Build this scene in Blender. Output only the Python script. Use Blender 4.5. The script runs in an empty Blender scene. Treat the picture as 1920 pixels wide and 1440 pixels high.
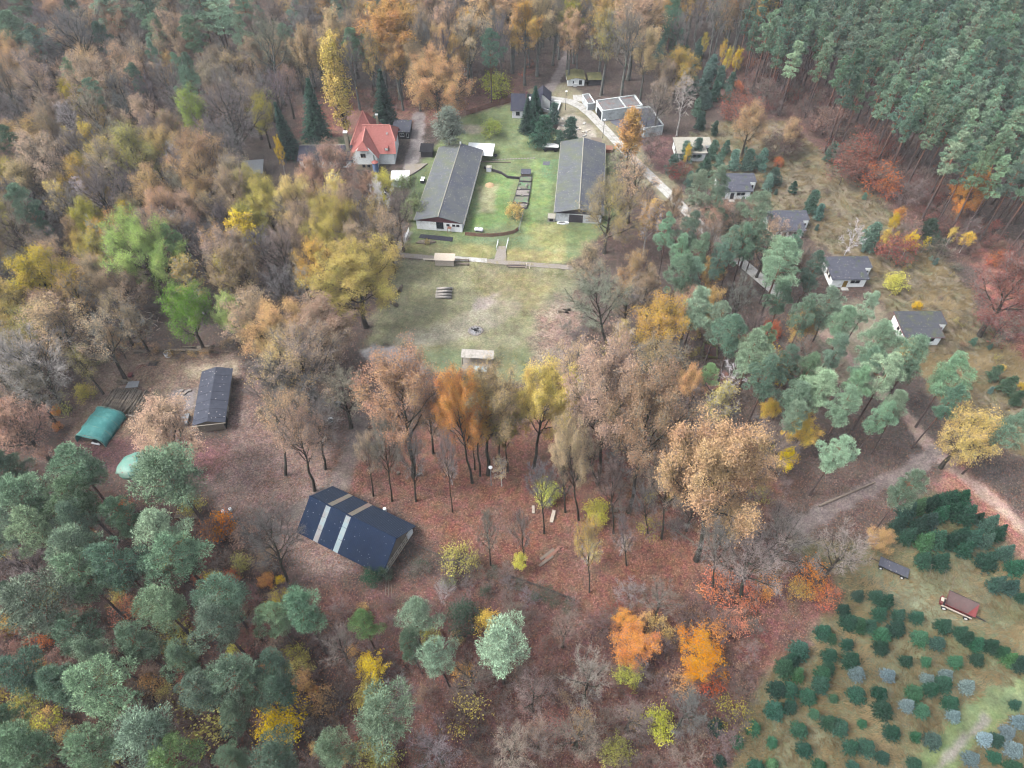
import bpy, math, random
import numpy as np
from mathutils import Vector, Matrix

R = math.radians
sc = bpy.context.scene
COL = sc.collection
random.seed(7)

# ------------------------------------------------------------------ camera, sky, sun, exposure
CAM_H, PITCH, FPX = 118.0, R(50), 1330.0
cam = bpy.data.cameras.new('camera')
cam.sensor_width = 36.0
cam.lens = 36.0 * FPX / 1920.0
cam.clip_end = 8000
camo = bpy.data.objects.new('camera', cam)
camo.location = (0, 0, CAM_H)
camo.rotation_euler = (R(90) - PITCH, 0, 0)
COL.objects.link(camo)
sc.camera = camo

SUN_EL, SUN_AZ = R(54), R(-100)          # azimuth measured from +Y, negative = towards -X
world = bpy.data.worlds.new('World')
sc.world = world
world.use_nodes = True
wn = world.node_tree.nodes
wl = world.node_tree.links
wn.clear()
w_out = wn.new('ShaderNodeOutputWorld')
w_bg = wn.new('ShaderNodeBackground')
w_sky = wn.new('ShaderNodeTexSky')
w_sky.sky_type = 'NISHITA'
w_sky.sun_disc = False
w_sky.sun_elevation = SUN_EL
w_sky.sun_rotation = SUN_AZ
w_sky.air_density = 1.0
w_sky.dust_density = 4.0
w_hsv = wn.new('ShaderNodeHueSaturation')
w_hsv.inputs['Saturation'].default_value = 0.34      # overcast: cloud greys the sky out
w_bg.inputs['Strength'].default_value = 0.125
wl.new(w_sky.outputs[0], w_hsv.inputs['Color'])
wl.new(w_hsv.outputs[0], w_bg.inputs['Color'])
wl.new(w_bg.outputs[0], w_out.inputs['Surface'])

sun = bpy.data.lights.new('sun', 'SUN')
sun.energy = 1.5
sun.angle = R(20)
sun.color = (1.0, 0.98, 0.95)
suno = bpy.data.objects.new('sun', sun)
_sd = Vector((math.sin(SUN_AZ) * math.cos(SUN_EL), math.cos(SUN_AZ) * math.cos(SUN_EL), math.sin(SUN_EL)))
suno.rotation_euler = (-_sd).to_track_quat('-Z', 'Y').to_euler()
COL.objects.link(suno)

sc.view_settings.view_transform = 'Standard'
sc.view_settings.look = 'None'
sc.view_settings.gamma = 1.0
sc.view_settings.use_curve_mapping = False
sc.view_settings.exposure = 1.5
cy = sc.cycles
cy.max_bounces = 4
cy.diffuse_bounces = 2
cy.glossy_bounces = 1
cy.transmission_bounces = 2
cy.volume_bounces = 0
cy.transparent_max_bounces = 6
cy.use_denoising = True
cy.caustics_reflective = False
cy.caustics_refractive = False
cy.use_adaptive_sampling = True
cy.pixel_filter_type = 'BLACKMAN_HARRIS'
cy.filter_width = 1.15
cy.adaptive_threshold = 0.045
cy.adaptive_min_samples = 16
cy.use_fast_gi = True
cy.fast_gi_method = 'REPLACE'
cy.ao_bounces_render = 1
world.light_settings.distance = 25.0

# ------------------------------------------------------------------ helpers
CP, SP = math.cos(PITCH), math.sin(PITCH)
def G(x, y, z=0.0):
    """ground position (at height z) of the spot seen at photo pixel x, y"""
    u = (x - 960) / FPX; v = (720 - y) / FPX
    t = (CAM_H - z) / (SP - v * CP)
    return (u * t, (CP + v * SP) * t)
def px_of(x, y, z):
    d = y * CP + (CAM_H - z) * SP
    return 960 + FPX * x / d, 720 - FPX * (y * SP - (CAM_H - z) * CP) / d
def mpp(x, y, z=0.0):
    g = G(x, y, z)
    return (g[1] * CP + (CAM_H - z) * SP) / FPX
def lin(c, k=1.0, s=1.0):
    g = .3*c[0] + .59*c[1] + .11*c[2]
    c = [g + (q - g)*s for q in c[:3]]
    o = []
    for q in c[:3]:
        q = q / 255.0
        o.append((q / 12.92 if q <= 0.04045 else ((q + 0.055) / 1.055) ** 2.4) * k)
    return tuple(o) + (1.0,)

def mesh_np(name, verts, faces, mat=None, fattr=None, smooth=False):
    """verts (n,3) array, faces (m,k) array with one k"""
    verts = np.asarray(verts, dtype=np.float32); faces = np.asarray(faces, dtype=np.int32)
    me = bpy.data.meshes.new(name)
    m, k = faces.shape
    me.vertices.add(len(verts)); me.vertices.foreach_set('co', verts.ravel())
    me.loops.add(m * k); me.loops.foreach_set('vertex_index', faces.ravel())
    me.polygons.add(m)
    me.polygons.foreach_set('loop_start', np.arange(0, m * k, k, dtype=np.int32))
    me.polygons.foreach_set('loop_total', np.full(m, k, dtype=np.int32))
    if smooth:
        me.polygons.foreach_set('use_smooth', np.ones(m, dtype=bool))
    if fattr is not None:
        a = me.attributes.new('v', 'FLOAT', 'FACE'); a.data.foreach_set('value', np.asarray(fattr, dtype=np.float32))
    if mat: me.materials.append(mat)
    me.update(calc_edges=True)
    return me

class MB:
    def __init__(s): s.v = []; s.f = []
    def add(s, vs, fs):
        b = len(s.v); s.v += [tuple(q) for q in vs]; s.f += [tuple(b + i for i in q) for q in fs]; return s
    def box(s, x0, x1, y0, y1, z0, z1):
        return s.add([(x0,y0,z0),(x1,y0,z0),(x1,y1,z0),(x0,y1,z0),(x0,y0,z1),(x1,y0,z1),(x1,y1,z1),(x0,y1,z1)],
                     [(3,2,1,0),(4,5,6,7),(0,1,5,4),(1,2,6,5),(2,3,7,6),(3,0,4,7)])
    def mbox(s, M, sx, sy, sz):
        vs = [M @ Vector((x*sx/2, y*sy/2, z*sz/2)) for z in (-1,1) for x, y in ((-1,-1),(1,-1),(1,1),(-1,1))]
        return s.add(vs, [(3,2,1,0),(4,5,6,7),(0,1,5,4),(1,2,6,5),(2,3,7,6),(3,0,4,7)])
    def beam(s, a, b, w, h=None):
        a = Vector(a); b = Vector(b); d = b - a; L = d.length; h = h or w
        q = d.to_track_quat('X', 'Z').to_matrix().to_4x4(); q.translation = (a + b) / 2
        return s.mbox(q, L, w, h)
    def slab(s, q, t):
        """quad (4 points, counterclockwise seen from outside) given thickness t inwards"""
        q = [Vector(p) for p in q]; n = len(q)
        nn = (q[1] - q[0]).cross(q[2] - q[0]).normalized()
        vs = q + [p - nn * t for p in q]
        return s.add(vs, [tuple(range(n)), tuple(range(2*n-1, n-1, -1))] + [(i, i + n, (i+1) % n + n, (i+1) % n) for i in range(n)])
    def prism(s, poly, z0, z1):
        n = len(poly)
        return s.add([(p[0], p[1], z0) for p in poly] + [(p[0], p[1], z1) for p in poly],
                     [tuple(range(n-1, -1, -1)), tuple(range(n, 2*n))] + [(i, (i+1) % n, (i+1) % n + n, i + n) for i in range(n)])
    def tube(s, pts, rads, n=6, cap=True):
        pts = [Vector(p) for p in pts]; b = len(s.v); m = len(pts)
        for i, p in enumerate(pts):
            d = (pts[min(i+1, m-1)] - pts[max(i-1, 0)]).normalized()
            a = Vector((0,0,1)) if abs(d.z) < .9 else Vector((1,0,0))
            u = d.cross(a).normalized(); w = d.cross(u)
            for k in range(n):
                t = 2*math.pi*k/n
                s.v.append(tuple(p + (u*math.cos(t) + w*math.sin(t)) * rads[i]))
        for i in range(m-1):
            for k in range(n):
                k2 = (k+1) % n
                s.f.append((b+i*n+k, b+(i+1)*n+k, b+(i+1)*n+k2, b+i*n+k2))
        if cap:
            s.f.append(tuple(b+k for k in range(n)))
            s.f.append(tuple(b+(m-1)*n+k for k in range(n-1, -1, -1)))
        return s
    def mesh(s, name, mat, smooth=False):
        me = bpy.data.meshes.new(name); me.from_pydata(s.v, [], s.f)
        if mat: me.materials.append(mat)
        if smooth:
            for p in me.polygons: p.use_smooth = True
        me.update(); return me
    def build(s, name, mat, parent=None, loc=(0,0,0), rotz=0, smooth=False):
        return obj(name, s.mesh(name, mat, smooth), parent, loc, rotz)

def obj(name, me, parent=None, loc=(0,0,0), rotz=0):
    o = bpy.data.objects.new(name, me); COL.objects.link(o)
    o.location = loc; o.rotation_euler = (0, 0, rotz)
    if parent: o.parent = parent
    return o
def tag(o, label=None, cat=None, group=None, kind=None):
    if label: o['label'] = label
    if cat: o['category'] = cat
    if group: o['group'] = group
    if kind: o['kind'] = kind
    return o
def thing(name, label, cat, loc=(0,0,0), rotz=0, group=None):
    o = obj(name, None, None, (loc[0], loc[1], loc[2] if len(loc) > 2 else 0.0), rotz)
    o.empty_display_size = 0.3
    return tag(o, label, cat, group)
def copy_tree(o, parent=None):
    c = o.copy(); COL.objects.link(c); c.parent = parent
    for ch in o.children: copy_tree(ch, c)
    return c

# ------------------------------------------------------------------ materials
def new_mat(name):
    m = bpy.data.materials.new(name); m.use_nodes = True
    n = m.node_tree.nodes; n.clear()
    return m, n, m.node_tree.links
def mixc(n, l, fac, a, b, mode='MIX'):
    x = n.new('ShaderNodeMix'); x.data_type = 'RGBA'; x.blend_type = mode
    for sock, val in ((x.inputs[0], fac), (x.inputs[6], a), (x.inputs[7], b)):
        if isinstance(val, (int, float)): sock.default_value = val
        elif isinstance(val, tuple): sock.default_value = val
        else: l.new(val, sock)
    return x.outputs[2]
def math_(n, l, op, a, b=None, clamp=False):
    x = n.new('ShaderNodeMath'); x.operation = op; x.use_clamp = clamp
    for sock, val in ((x.inputs[0], a), (x.inputs[1], b)):
        if val is None: continue
        if isinstance(val, (int, float)): sock.default_value = val
        else: l.new(val, sock)
    return x.outputs[0]
def maprange(n, l, v, a, b, c, d):
    x = n.new('ShaderNodeMapRange')
    l.new(v, x.inputs[0])
    for i, q in enumerate((a, b, c, d)): x.inputs[i+1].default_value = q
    return x.outputs[0]
def noise(n, l, vec, scale, detail=4, rough=.6):
    x = n.new('ShaderNodeTexNoise'); x.inputs['Scale'].default_value = scale
    x.inputs['Detail'].default_value = detail; x.inputs['Roughness'].default_value = rough
    if vec: l.new(vec, x.inputs['Vector'])
    return x.outputs['Fac']
def finish(n, l, col, rough=.85, bump=None, bstr=.3, bdist=.02, spec=.25, metallic=0.0):
    o = n.new('ShaderNodeOutputMaterial'); p = n.new('ShaderNodeBsdfPrincipled')
    if isinstance(col, tuple): p.inputs['Base Color'].default_value = col
    else: l.new(col, p.inputs['Base Color'])
    p.inputs['Roughness'].default_value = rough
    p.inputs['Specular IOR Level'].default_value = spec
    p.inputs['Metallic'].default_value = metallic
    if bump is not None:
        b = n.new('ShaderNodeBump'); b.inputs['Strength'].default_value = bstr; b.inputs['Distance'].default_value = bdist
        l.new(bump, b.inputs['Height']); l.new(b.outputs[0], p.inputs['Normal'])
    l.new(p.outputs[0], o.inputs['Surface'])
    return p
K = 0.62      # photo colour -> base colour
def surf(name, c1, c2, scale=2.0, c3=None, s3=.5, t3=(.5, .65), specks=None, rough=.85, bump=.25, bdist=.02, k=K, spec=.25, object_space=True, stretch=None):
    """weathered surface: two tones of noise, a third patchy tone (moss, dirt), bright specks (fallen leaves)"""
    m, n, l = new_mat(name)
    tc = n.new('ShaderNodeTexCoord'); vec = tc.outputs['Object'] if object_space else n.new('ShaderNodeNewGeometry').outputs['Position']
    if stretch:
        mp = n.new('ShaderNodeMapping'); mp.inputs['Scale'].default_value = stretch; l.new(vec, mp.inputs['Vector']); vv = mp.outputs[0]
    else: vv = vec
    f = noise(n, l, vv, scale, 6, .65)
    col = mixc(n, l, maprange(n, l, f, .3, .7, 0, 1), lin(c1, k), lin(c2, k))
    if c3:
        g = noise(n, l, vec, s3, 5, .7)
        col = mixc(n, l, maprange(n, l, g, t3[0], t3[1], 0, 1), col, lin(c3, k))
    if specks:
        v = n.new('ShaderNodeTexVoronoi'); v.inputs['Scale'].default_value = specks[1]; l.new(vec, v.inputs['Vector'])
        w = n.new('ShaderNodeSeparateColor'); l.new(v.outputs['Color'], w.inputs[0])
        near = math_(n, l, 'LESS_THAN', v.outputs['Distance'], specks[2])
        few = math_(n, l, 'LESS_THAN', w.outputs[0], specks[3])
        col = mixc(n, l, math_(n, l, 'MULTIPLY', near, few), col, lin(specks[0], k))
    finish(n, l, col, rough, f, bump, bdist, spec)
    return m

SPK = ((215, 205, 190), 2.2, .17, .45)
M = {}
M['white_wall'] = surf('white_plaster', (240, 242, 240), (222, 224, 220), 1.2, (180, 180, 168), .7, (.55, .75), k=.98, rough=.9)
M['grey_wall'] = surf('grey_concrete', (200, 205, 205), (170, 176, 176), 1.0, (135, 140, 138), .5, (.52, .72), k=.98)
M['brown_board'] = surf('brown_boards', (130, 84, 88), (112, 72, 76), 3.0, stretch=(6, 6, .4))
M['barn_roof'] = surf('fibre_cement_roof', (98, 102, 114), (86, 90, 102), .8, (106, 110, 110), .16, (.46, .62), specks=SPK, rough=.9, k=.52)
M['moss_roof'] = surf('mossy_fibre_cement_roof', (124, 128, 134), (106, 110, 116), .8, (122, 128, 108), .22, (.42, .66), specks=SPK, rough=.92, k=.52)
M['ridge'] = surf('ridge_tiles', (190, 186, 172), (160, 156, 145), 2.0)
M['red_tile'] = surf('red_roof_tiles', (198, 128, 120), (174, 102, 96), 3.0, (156, 92, 86), .6, (.55, .75), specks=((230, 190, 180), 1.4, .12, .3), rough=.85, k=.5)
M['red_ridge'] = surf('red_ridge_tiles', (228, 160, 148), (200, 120, 108), 2.0)
M['dark_roof'] = surf('dark_slate_roof', (66, 68, 86), (54, 56, 72), 1.0, (76, 76, 84), .4, (.5, .7), rough=.8)
M['felt'] = surf('roofing_felt', (92, 94, 106), (76, 78, 90), 1.1, (84, 94, 70), .45, (.56, .66), specks=SPK, rough=.95)
M['felt_moss'] = surf('mossy_roofing_felt', (86, 88, 96), (74, 76, 82), 1.3, (92, 98, 74), .5, (.5, .66), specks=((190, 180, 150), 2.5, .15, .4), rough=.97)
M['moss'] = surf('moss_covered_felt', (130, 128, 84), (104, 104, 72), 1.5, (150, 140, 92), .6)
M['blue_metal'] = surf('blue_sheet_metal', (32, 54, 88), (27, 46, 76), .7, (40, 58, 84), .25, (.5, .7), specks=((190, 195, 200), 1.7, .11, .5), rough=.75, bump=.05, spec=.15, k=.48)
M['slate_metal'] = surf('dull_sheet_metal', (48, 62, 86), (42, 54, 74), .7, (58, 66, 80), .3, (.5, .7), specks=((190, 195, 200), 1.9, .11, .5), rough=.75, bump=.05, spec=.2)  # hall's far slope: same blue sheet, sky reflection painted in as grey
M['rib_metal'] = surf('sheet_ribs', (66, 82, 106), (56, 70, 92), .9, rough=.7)
M['skylight'] = surf('translucent_sheet', (160, 188, 196), (188, 200, 200), .9, (172, 166, 164), .3, (.45, .6), rough=.6, k=.42)
M['skylight_tan'] = surf('weathered_translucent_sheet', (176, 160, 148), (160, 156, 136), .8, (176, 150, 140), .35, (.5, .65), rough=.7, k=.5)
M['wood'] = surf('weathered_wood', (150, 136, 122), (116, 104, 94), 3.0, stretch=(1, 6, 6))
M['wood_light'] = surf('pale_boards', (212, 200, 184), (186, 172, 156), 3.0, stretch=(1, 5, 5), k=.7)
M['wood_red'] = surf('reddish_planks', (172, 126, 108), (138, 98, 84), 2.0, stretch=(5, 5, .6))
M['wood_dark'] = surf('dark_boards', (84, 80, 84), (66, 62, 66), 2.0, stretch=(4, 4, .6))
M['bark_log'] = surf('log_bark', (138, 126, 112), (98, 88, 80), 2.5, (160, 144, 124), .9, (.5, .62), stretch=(.5, 5, 5))
M['log_end'] = surf('sawn_wood', (200, 180, 150), (170, 148, 120), 8.0)
M['pale_pole'] = surf('peeled_pole', (214, 196, 184), (184, 164, 152), 3.0, k=.7)
M['glass'] = surf('dark_window_glass', (46, 52, 60), (36, 42, 50), .6, rough=.15, bump=0, spec=.5)
M['frame_white'] = surf('white_paint', (235, 236, 234), (220, 222, 220), 3.0, k=.8)
M['white_sheet'] = surf('white_roof_sheet', (246, 248, 246), (228, 232, 232), .8, (210, 214, 212), .4, (.55, .7), k=.82, rough=.7)
M['concrete'] = surf('concrete_slab', (206, 204, 198), (180, 178, 174), 1.2, (156, 154, 144), .5, (.5, .65), specks=((150, 130, 100), 2.0, .2, .4), object_space=False, k=.66)
M['brick_path'] = surf('grey_brick_paving', (166, 158, 150), (138, 130, 122), 4.0, (150, 140, 110), .5, (.5, .65), object_space=False)
M['asphalt'] = surf('dark_asphalt', (112, 116, 130), (98, 100, 112), 1.0, (136, 120, 120), .4, (.5, .65), object_space=False)
M['metal'] = surf('galvanised_steel', (150, 154, 158), (124, 128, 132), 3.0, rough=.5, spec=.5)
M['dark_metal'] = surf('dark_steel', (60, 62, 66), (46, 48, 52), 3.0, rough=.6)
M['rust_red'] = surf('faded_red_paint', (138, 66, 66), (112, 54, 56), 1.2, (126, 96, 92), .7, (.5, .65), rough=.7)
M['rust_inside'] = surf('rusty_hopper', (112, 92, 90), (92, 74, 74), 1.2, (130, 84, 82), .6, (.5, .65), rough=.8)
M['tyre'] = surf('tyre_rubber', (44, 44, 46), (34, 34, 36), 4.0)
M['tarp'] = surf('green_tarpaulin', (84, 156, 152), (66, 136, 132), .5, (116, 182, 174), .3, (.5, .68), rough=.6, bump=.5, bdist=.12, spec=.3, k=.8)
M['tarp_pale'] = surf('pale_green_tarpaulin', (124, 178, 160), (100, 156, 140), .6, (150, 176, 160), .4, (.48, .6), specks=((150, 110, 100), 1.6, .25, .35), rough=.5, bump=.4, bdist=.08, spec=.5)
M['ash'] = surf('ash', (166, 166, 168), (120, 118, 118), 2.5, (70, 68, 68), 1.0, (.5, .62))
M['stone'] = surf('field_stone', (170, 162, 156), (126, 120, 116), 2.0)
M['blue_top'] = surf('pale_blue_table', (176, 200, 208), (160, 188, 200), 1.0)
M['plastic_white'] = surf('white_plastic', (240, 242, 244), (226, 228, 232), 2.0, rough=.4, k=.8)
M['plastic_blue'] = surf('blue_grey_plastic', (128, 150, 186), (110, 132, 168), 2.0, rough=.5)
M['yellow_door'] = surf('ochre_door', (164, 132, 50), (140, 110, 44), 2.0)
M['black'] = surf('black_paint', (38, 38, 44), (28, 28, 34), 2.0)
M['orange_brown'] = surf('rust_orange', (160, 96, 66), (136, 78, 56), 2.0)
M['chimney'] = surf('pale_chimney_brick', (196, 182, 158), (166, 150, 128), 3.0)
M['pond'] = surf('dark_cover', (58, 58, 72), (50, 50, 62), 1.0, rough=.6)
M['leaf_roof'] = surf('leaf_covered_roof', (128, 100, 96), (104, 80, 78), 4.0, (150, 100, 80), .8, (.5, .62))
M['garage_roof'] = surf('garage_roof', (132, 134, 136), (112, 114, 116), 1.0, (134, 104, 98), .35, (.5, .62), specks=SPK)
M['wood_pale_grey'] = surf('pale_grey_boards', (196, 190, 182), (166, 160, 152), 2.0, (150, 146, 134), .6, (.5, .65))
M['garden'] = surf('garden_soil', (140, 142, 124), (104, 100, 90), 1.2, (110, 150, 110), .6, (.48, .58))
# ------------------------------------------------------------------ ground
def lattice(seed):
    return np.random.default_rng(seed).random((256, 256)).astype(np.float32)
def vnoise(x, y, s, seed=1):
    t = lattice(seed); x = x / s; y = y / s
    xi = np.floor(x).astype(int); yi = np.floor(y).astype(int); fx = x - xi; fy = y - yi
    fx = fx*fx*(3-2*fx); fy = fy*fy*(3-2*fy)
    g = lambda a, b: t[a & 255, b & 255]
    return (g(xi,yi)*(1-fx)+g(xi+1,yi)*fx)*(1-fy) + (g(xi,yi+1)*(1-fx)+g(xi+1,yi+1)*fx)*fy
def fbm(x, y, s, seed=1):
    return vnoise(x,y,s,seed)*.55 + vnoise(x,y,s*.45,seed+1)*.3 + vnoise(x,y,s*.2,seed+2)*.15
def sdist_poly(px, py, poly):
    n = len(poly); d = np.full(px.shape, 1e9); ins = np.zeros(px.shape, bool)
    for i in range(n):
        x1, y1 = poly[i]; x2, y2 = poly[(i+1) % n]
        ex, ey = x2-x1, y2-y1
        t = np.clip(((px-x1)*ex+(py-y1)*ey)/(ex*ex+ey*ey+1e-9), 0, 1)
        d = np.minimum(d, np.hypot(px-x1-t*ex, py-y1-t*ey))
        c = ((y1 > py) != (y2 > py)) & (px < (x2-x1)*(py-y1)/((y2-y1) if y2 != y1 else 1e-9)+x1)
        ins ^= c
    return np.where(ins, d, -d)
def dist_line(px, py, pts):
    d = np.full(px.shape, 1e9)
    for (x1, y1), (x2, y2) in zip(pts, pts[1:]):
        ex, ey = x2-x1, y2-y1
        t = np.clip(((px-x1)*ex+(py-y1)*ey)/(ex*ex+ey*ey+1e-9), 0, 1)
        d = np.minimum(d, np.hypot(px-x1-t*ex, py-y1-t*ey))
    return d

# (object, colour, leafiness 0..1, feather in metres, ragged in metres, shape, opacity); shapes are polygons, or ('line', width, points)
REG = [
 ('ground', (112,76,70), .95, 6, 4, [(560,1090),(1480,1080),(1420,1330),(1380,1600),(560,1600)], 1),
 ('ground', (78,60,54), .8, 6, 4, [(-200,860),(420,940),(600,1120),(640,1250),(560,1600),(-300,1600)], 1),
 ('ground', (130,84,68), 1., 6, 4, [(610,860),(860,800),(1010,790),(1250,850),(1480,900),(1340,1090),(1200,1180),(1000,1110),(800,1010),(760,960),(640,920)], 1),
 ('ground', (104,88,80), .9, 6, 4, [(1080,600),(1480,580),(1560,780),(1480,900),(1250,860),(1060,780)], 1),
 ('ground', (134,108,100), .95, 4, 3, [(440,690),(480,700),(620,830),(600,930),(700,1060),(560,1090),(520,1000),(400,960),(420,820)], 1),
 ('ground', (138,114,96), .9, 3, 2, [(180,668),(440,650),(450,700),(400,800),(300,840),(130,830),(165,700)], 1),
 ('ground', (124,84,84), 1., 3, 2, [(110,835),(300,820),(440,830),(400,900),(110,885)], 1),
 ('ground', (168,150,122), .6, 1.2, 1, [(340,684),(445,678),(445,706),(350,712)], .8),
 ('ground', (146,138,138), .4, 1.5, 1.2, [(322,735),(372,725),(362,770),(318,775)], .9),
 ('ground', (118,122,90), .5, 1.5, 1.5, [(264,755),(300,725),(310,790),(275,790)], .8),
 ('ground', (108,78,70), 1., 6, 4, [(1330,150),(1440,90),(1520,130),(1640,250),(1800,360),(1920,520),(1920,560),(1700,420),(1560,300),(1440,260),(1390,300)], 1),
 ('ground', (150,96,80), 1., 6, 4, [(560,200),(600,170),(860,170),(1000,130),(980,190),(800,235),(560,280)], .7),
 ('dry_meadow', (138,124,98), .3, 3, 3, [(1340,230),(1470,225),(1570,310),(1670,395),(1770,480),(1860,620),(1960,720),(1990,900),(1880,850),(1800,830),(1700,650),(1640,550),(1540,460),(1400,390),(1270,330),(1280,260)], 1),
 ('ground', (158,92,78), 1., 4, 3, [(1840,470),(2000,440),(2050,720),(1930,680),(1850,590)], 1),
 ('lawn', (122,138,88), .1, 2.5, 2, [(762,455),(775,330),(830,255),(858,222),(965,192),(1000,240),(1150,270),(1165,400),(1090,480),(1060,498),(750,478)], 1),
 ('lawn', (134,132,96), .35, 3, 3, [(745,480),(1085,500),(1075,600),(1030,690),(1005,712),(940,720),(855,705),(805,692),(770,655),(690,650),(705,570),(735,515)], 1),
 ('lawn', (120,156,84), .05, 2, 2, [(905,330),(960,325),(955,420),(870,440),(885,370)], .8),
 ('lawn', (134,164,92), .05, 1.5, 1.5, [(1000,300),(1035,300),(1030,400),(985,440),(985,350)], .7),
 ('lawn', (108,146,100), .05, 2, 2, [(1020,300),(1050,300),(1046,340),(1018,335)], .8),
 ('lawn', (112,142,96), .05, 1.5, 1, [(870,444),(990,446),(980,456),(870,452)], .8),
 ('lawn', (164,156,118), .1, 2, 2, [(898,350),(935,345),(925,402),(893,400)], .8),
 ('lawn', (166,156,98), .2, 2, 2, [(757,453),(928,463),(926,487),(752,474)], .75),
 ('lawn', (170,156,96), .2, 2, 2, [(950,466),(1060,470),(1060,494),(950,489)], .85),
 ('lawn', (176,168,98), .1, 2, 2, [(1000,420),(1060,420),(1060,468),(985,465)], .6),
 ('lawn', (166,150,96), .3, 4, 3, [(880,505),(1040,510),(1030,580),(960,580),(900,560)], .5),
 ('lawn', (118,134,96), .2, 3, 2, [(790,660),(880,650),(870,705),(800,690)], .8),
 ('lawn', (112,126,92), .3, 3, 2, [(935,665),(1010,655),(1005,712),(940,718)], .7),
 ('lawn', (160,148,140), .4, 2.5, 2, [(735,625),(800,612),(870,585),(930,560),(985,562),(965,592),(900,630),(800,650),(735,650)], .42),
 ('lawn', (164,150,144), .4, 2, 2, [(885,556),(930,552),(925,575),(890,580)], .8),
 ('lawn', (146,128,112), 1., 4, 4, [(1010,560),(1080,550),(1090,760),(1020,760),(1000,680)], .9),
 ('lawn', (150,112,98), 1., 3, 3, [(1020,595),(1080,590),(1078,650),(1025,650)], .6),
 ('lawn', (172,160,138), .2, 1.5, 1.5, [(858,232),(915,233),(905,250),(860,250)], .9),
 ('lawn', (132,148,108), .1, 2, 2, [(560,262),(660,255),(665,285),(560,290)], .8),
 ('lawn', (104,128,84), .2, 1.5, 1, [(768,318),(800,318),(790,410),(768,395)], .8),
 ('ground', (142,134,104), .3, 2, 2, [(990,170),(1060,155),(1130,200),(1200,270),(1290,368),(1255,385),(1180,330),(1090,250),(1010,205)], 1),
 ('ground', (176,166,150), .2, 1.2, 1, [(1035,222),(1075,212),(1105,232),(1125,262),(1090,280),(1062,255)], .9),
 ('ground', (128,88,86), 1., 3, 2, [(1190,255),(1260,255),(1270,330),(1235,325)], .9),
 ('ground', (150,140,112), .4, 3, 2, [(1540,560),(1660,570),(1690,650),(1640,720),(1500,720)], .7),
 ('yard', (168,162,160), .12, 1.5, 1.5, [(678,660),(700,648),(762,648),(775,670),(800,700),(750,712),(700,690)], .95),
 ('dirt_track', (118,106,100), .5, 1.5, 1.5, ('line', 4.2, [(745,690),(705,730),(680,790),(655,860),(630,920),(560,960)]), .8),
 ('dirt_track', (152,138,134), .2, 1, 1, ('line', 3.4, [(1012,180),(1040,155),(1058,118),(1072,80),(1086,30),(1092,-40)]), .95),
 ('driveway', (160,150,148), .3, 1, 1, ('line', 3.8, [(786,215),(783,250),(777,285),(768,315)]), .9),
 ('footpath', (172,168,168), .3, .6, .6, ('line', 2.0, [(765,438),(752,455),(735,490),(718,518)]), .9),
 ('plantation_ground', (114,114,80), .25, 3, 3, [(1470,1010),(1630,1015),(1720,930),(1850,930),(1930,1010),(2050,1090),(2100,1700),(1300,1700),(1390,1330),(1450,1230),(1540,1110)], 1),
 ('plantation_ground', (132,138,104), .15, 2.5, 2, [(1600,1055),(1700,1065),(1800,1110),(1920,1180),(2050,1250),(2050,1280),(1880,1215),(1760,1170),(1650,1115)], .9),
 ('plantation_ground', (140,86,80), 1., 4, 3, [(1440,1030),(1560,1080),(1570,1120),(1520,1200),(1460,1230),(1380,1310),(1400,1150)], .9),
 ('dirt_track', (110,128,80), .05, 1, 1, ('line', 4.6, [(2050,1268),(1930,1292),(1860,1330),(1800,1385),(1745,1440),(1700,1520)]), .95),
 ('dirt_track', (138,128,128), .2, .8, .8, ('line', 1.6, [(1850,1348),(1800,1395),(1760,1440),(1720,1510)]), .8),
 ('ground', (172,110,94), 1., 3, 2, [(1740,900),(1800,865),(1960,1010),(2050,1110),(1960,1090),(1850,990)], .9),
 ('dirt_track', (176,146,130), .5, 1, 1, ('line', 2.9, [(1500,585),(1560,640),(1640,720),(1705,790),(1750,845),(1850,930),(1990,1050)]), .95),
 ('dirt_track', (132,116,112), .5, 1.4, 1.2, ('line', 3.4, [(1750,850),(1700,885),(1640,915),(1560,955),(1490,990)]), .9),
]
STEP = 0.6
xs = np.arange(-236, 236.1, STEP); ys = np.arange(8, 350.1, STEP)
def half_w(y): return 90 + (y - 24) * 0.466
GX, GY = np.meshgrid(xs, ys)
nx = len(xs)
wx = (fbm(GX, GY, 9, 11) - .5) * 2; wy = (fbm(GX, GY, 9, 31) - .5) * 2
wf = (fbm(GX, GY, 2.2, 51) - .5) * 2
col = np.empty(GX.shape + (4,), np.float32); col[...] = (92, 78, 72, 0)      # srgb + leafiness
big = fbm(GX, GY, 30, 71)[..., None]
col[..., :3] = col[..., :3] * (1 - big * .0) + (big - .5) * np.array([26, 6, 2], np.float32)
col[..., 3] = .9
own = np.zeros(GX.shape, np.int16)
names = ['ground']
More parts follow.
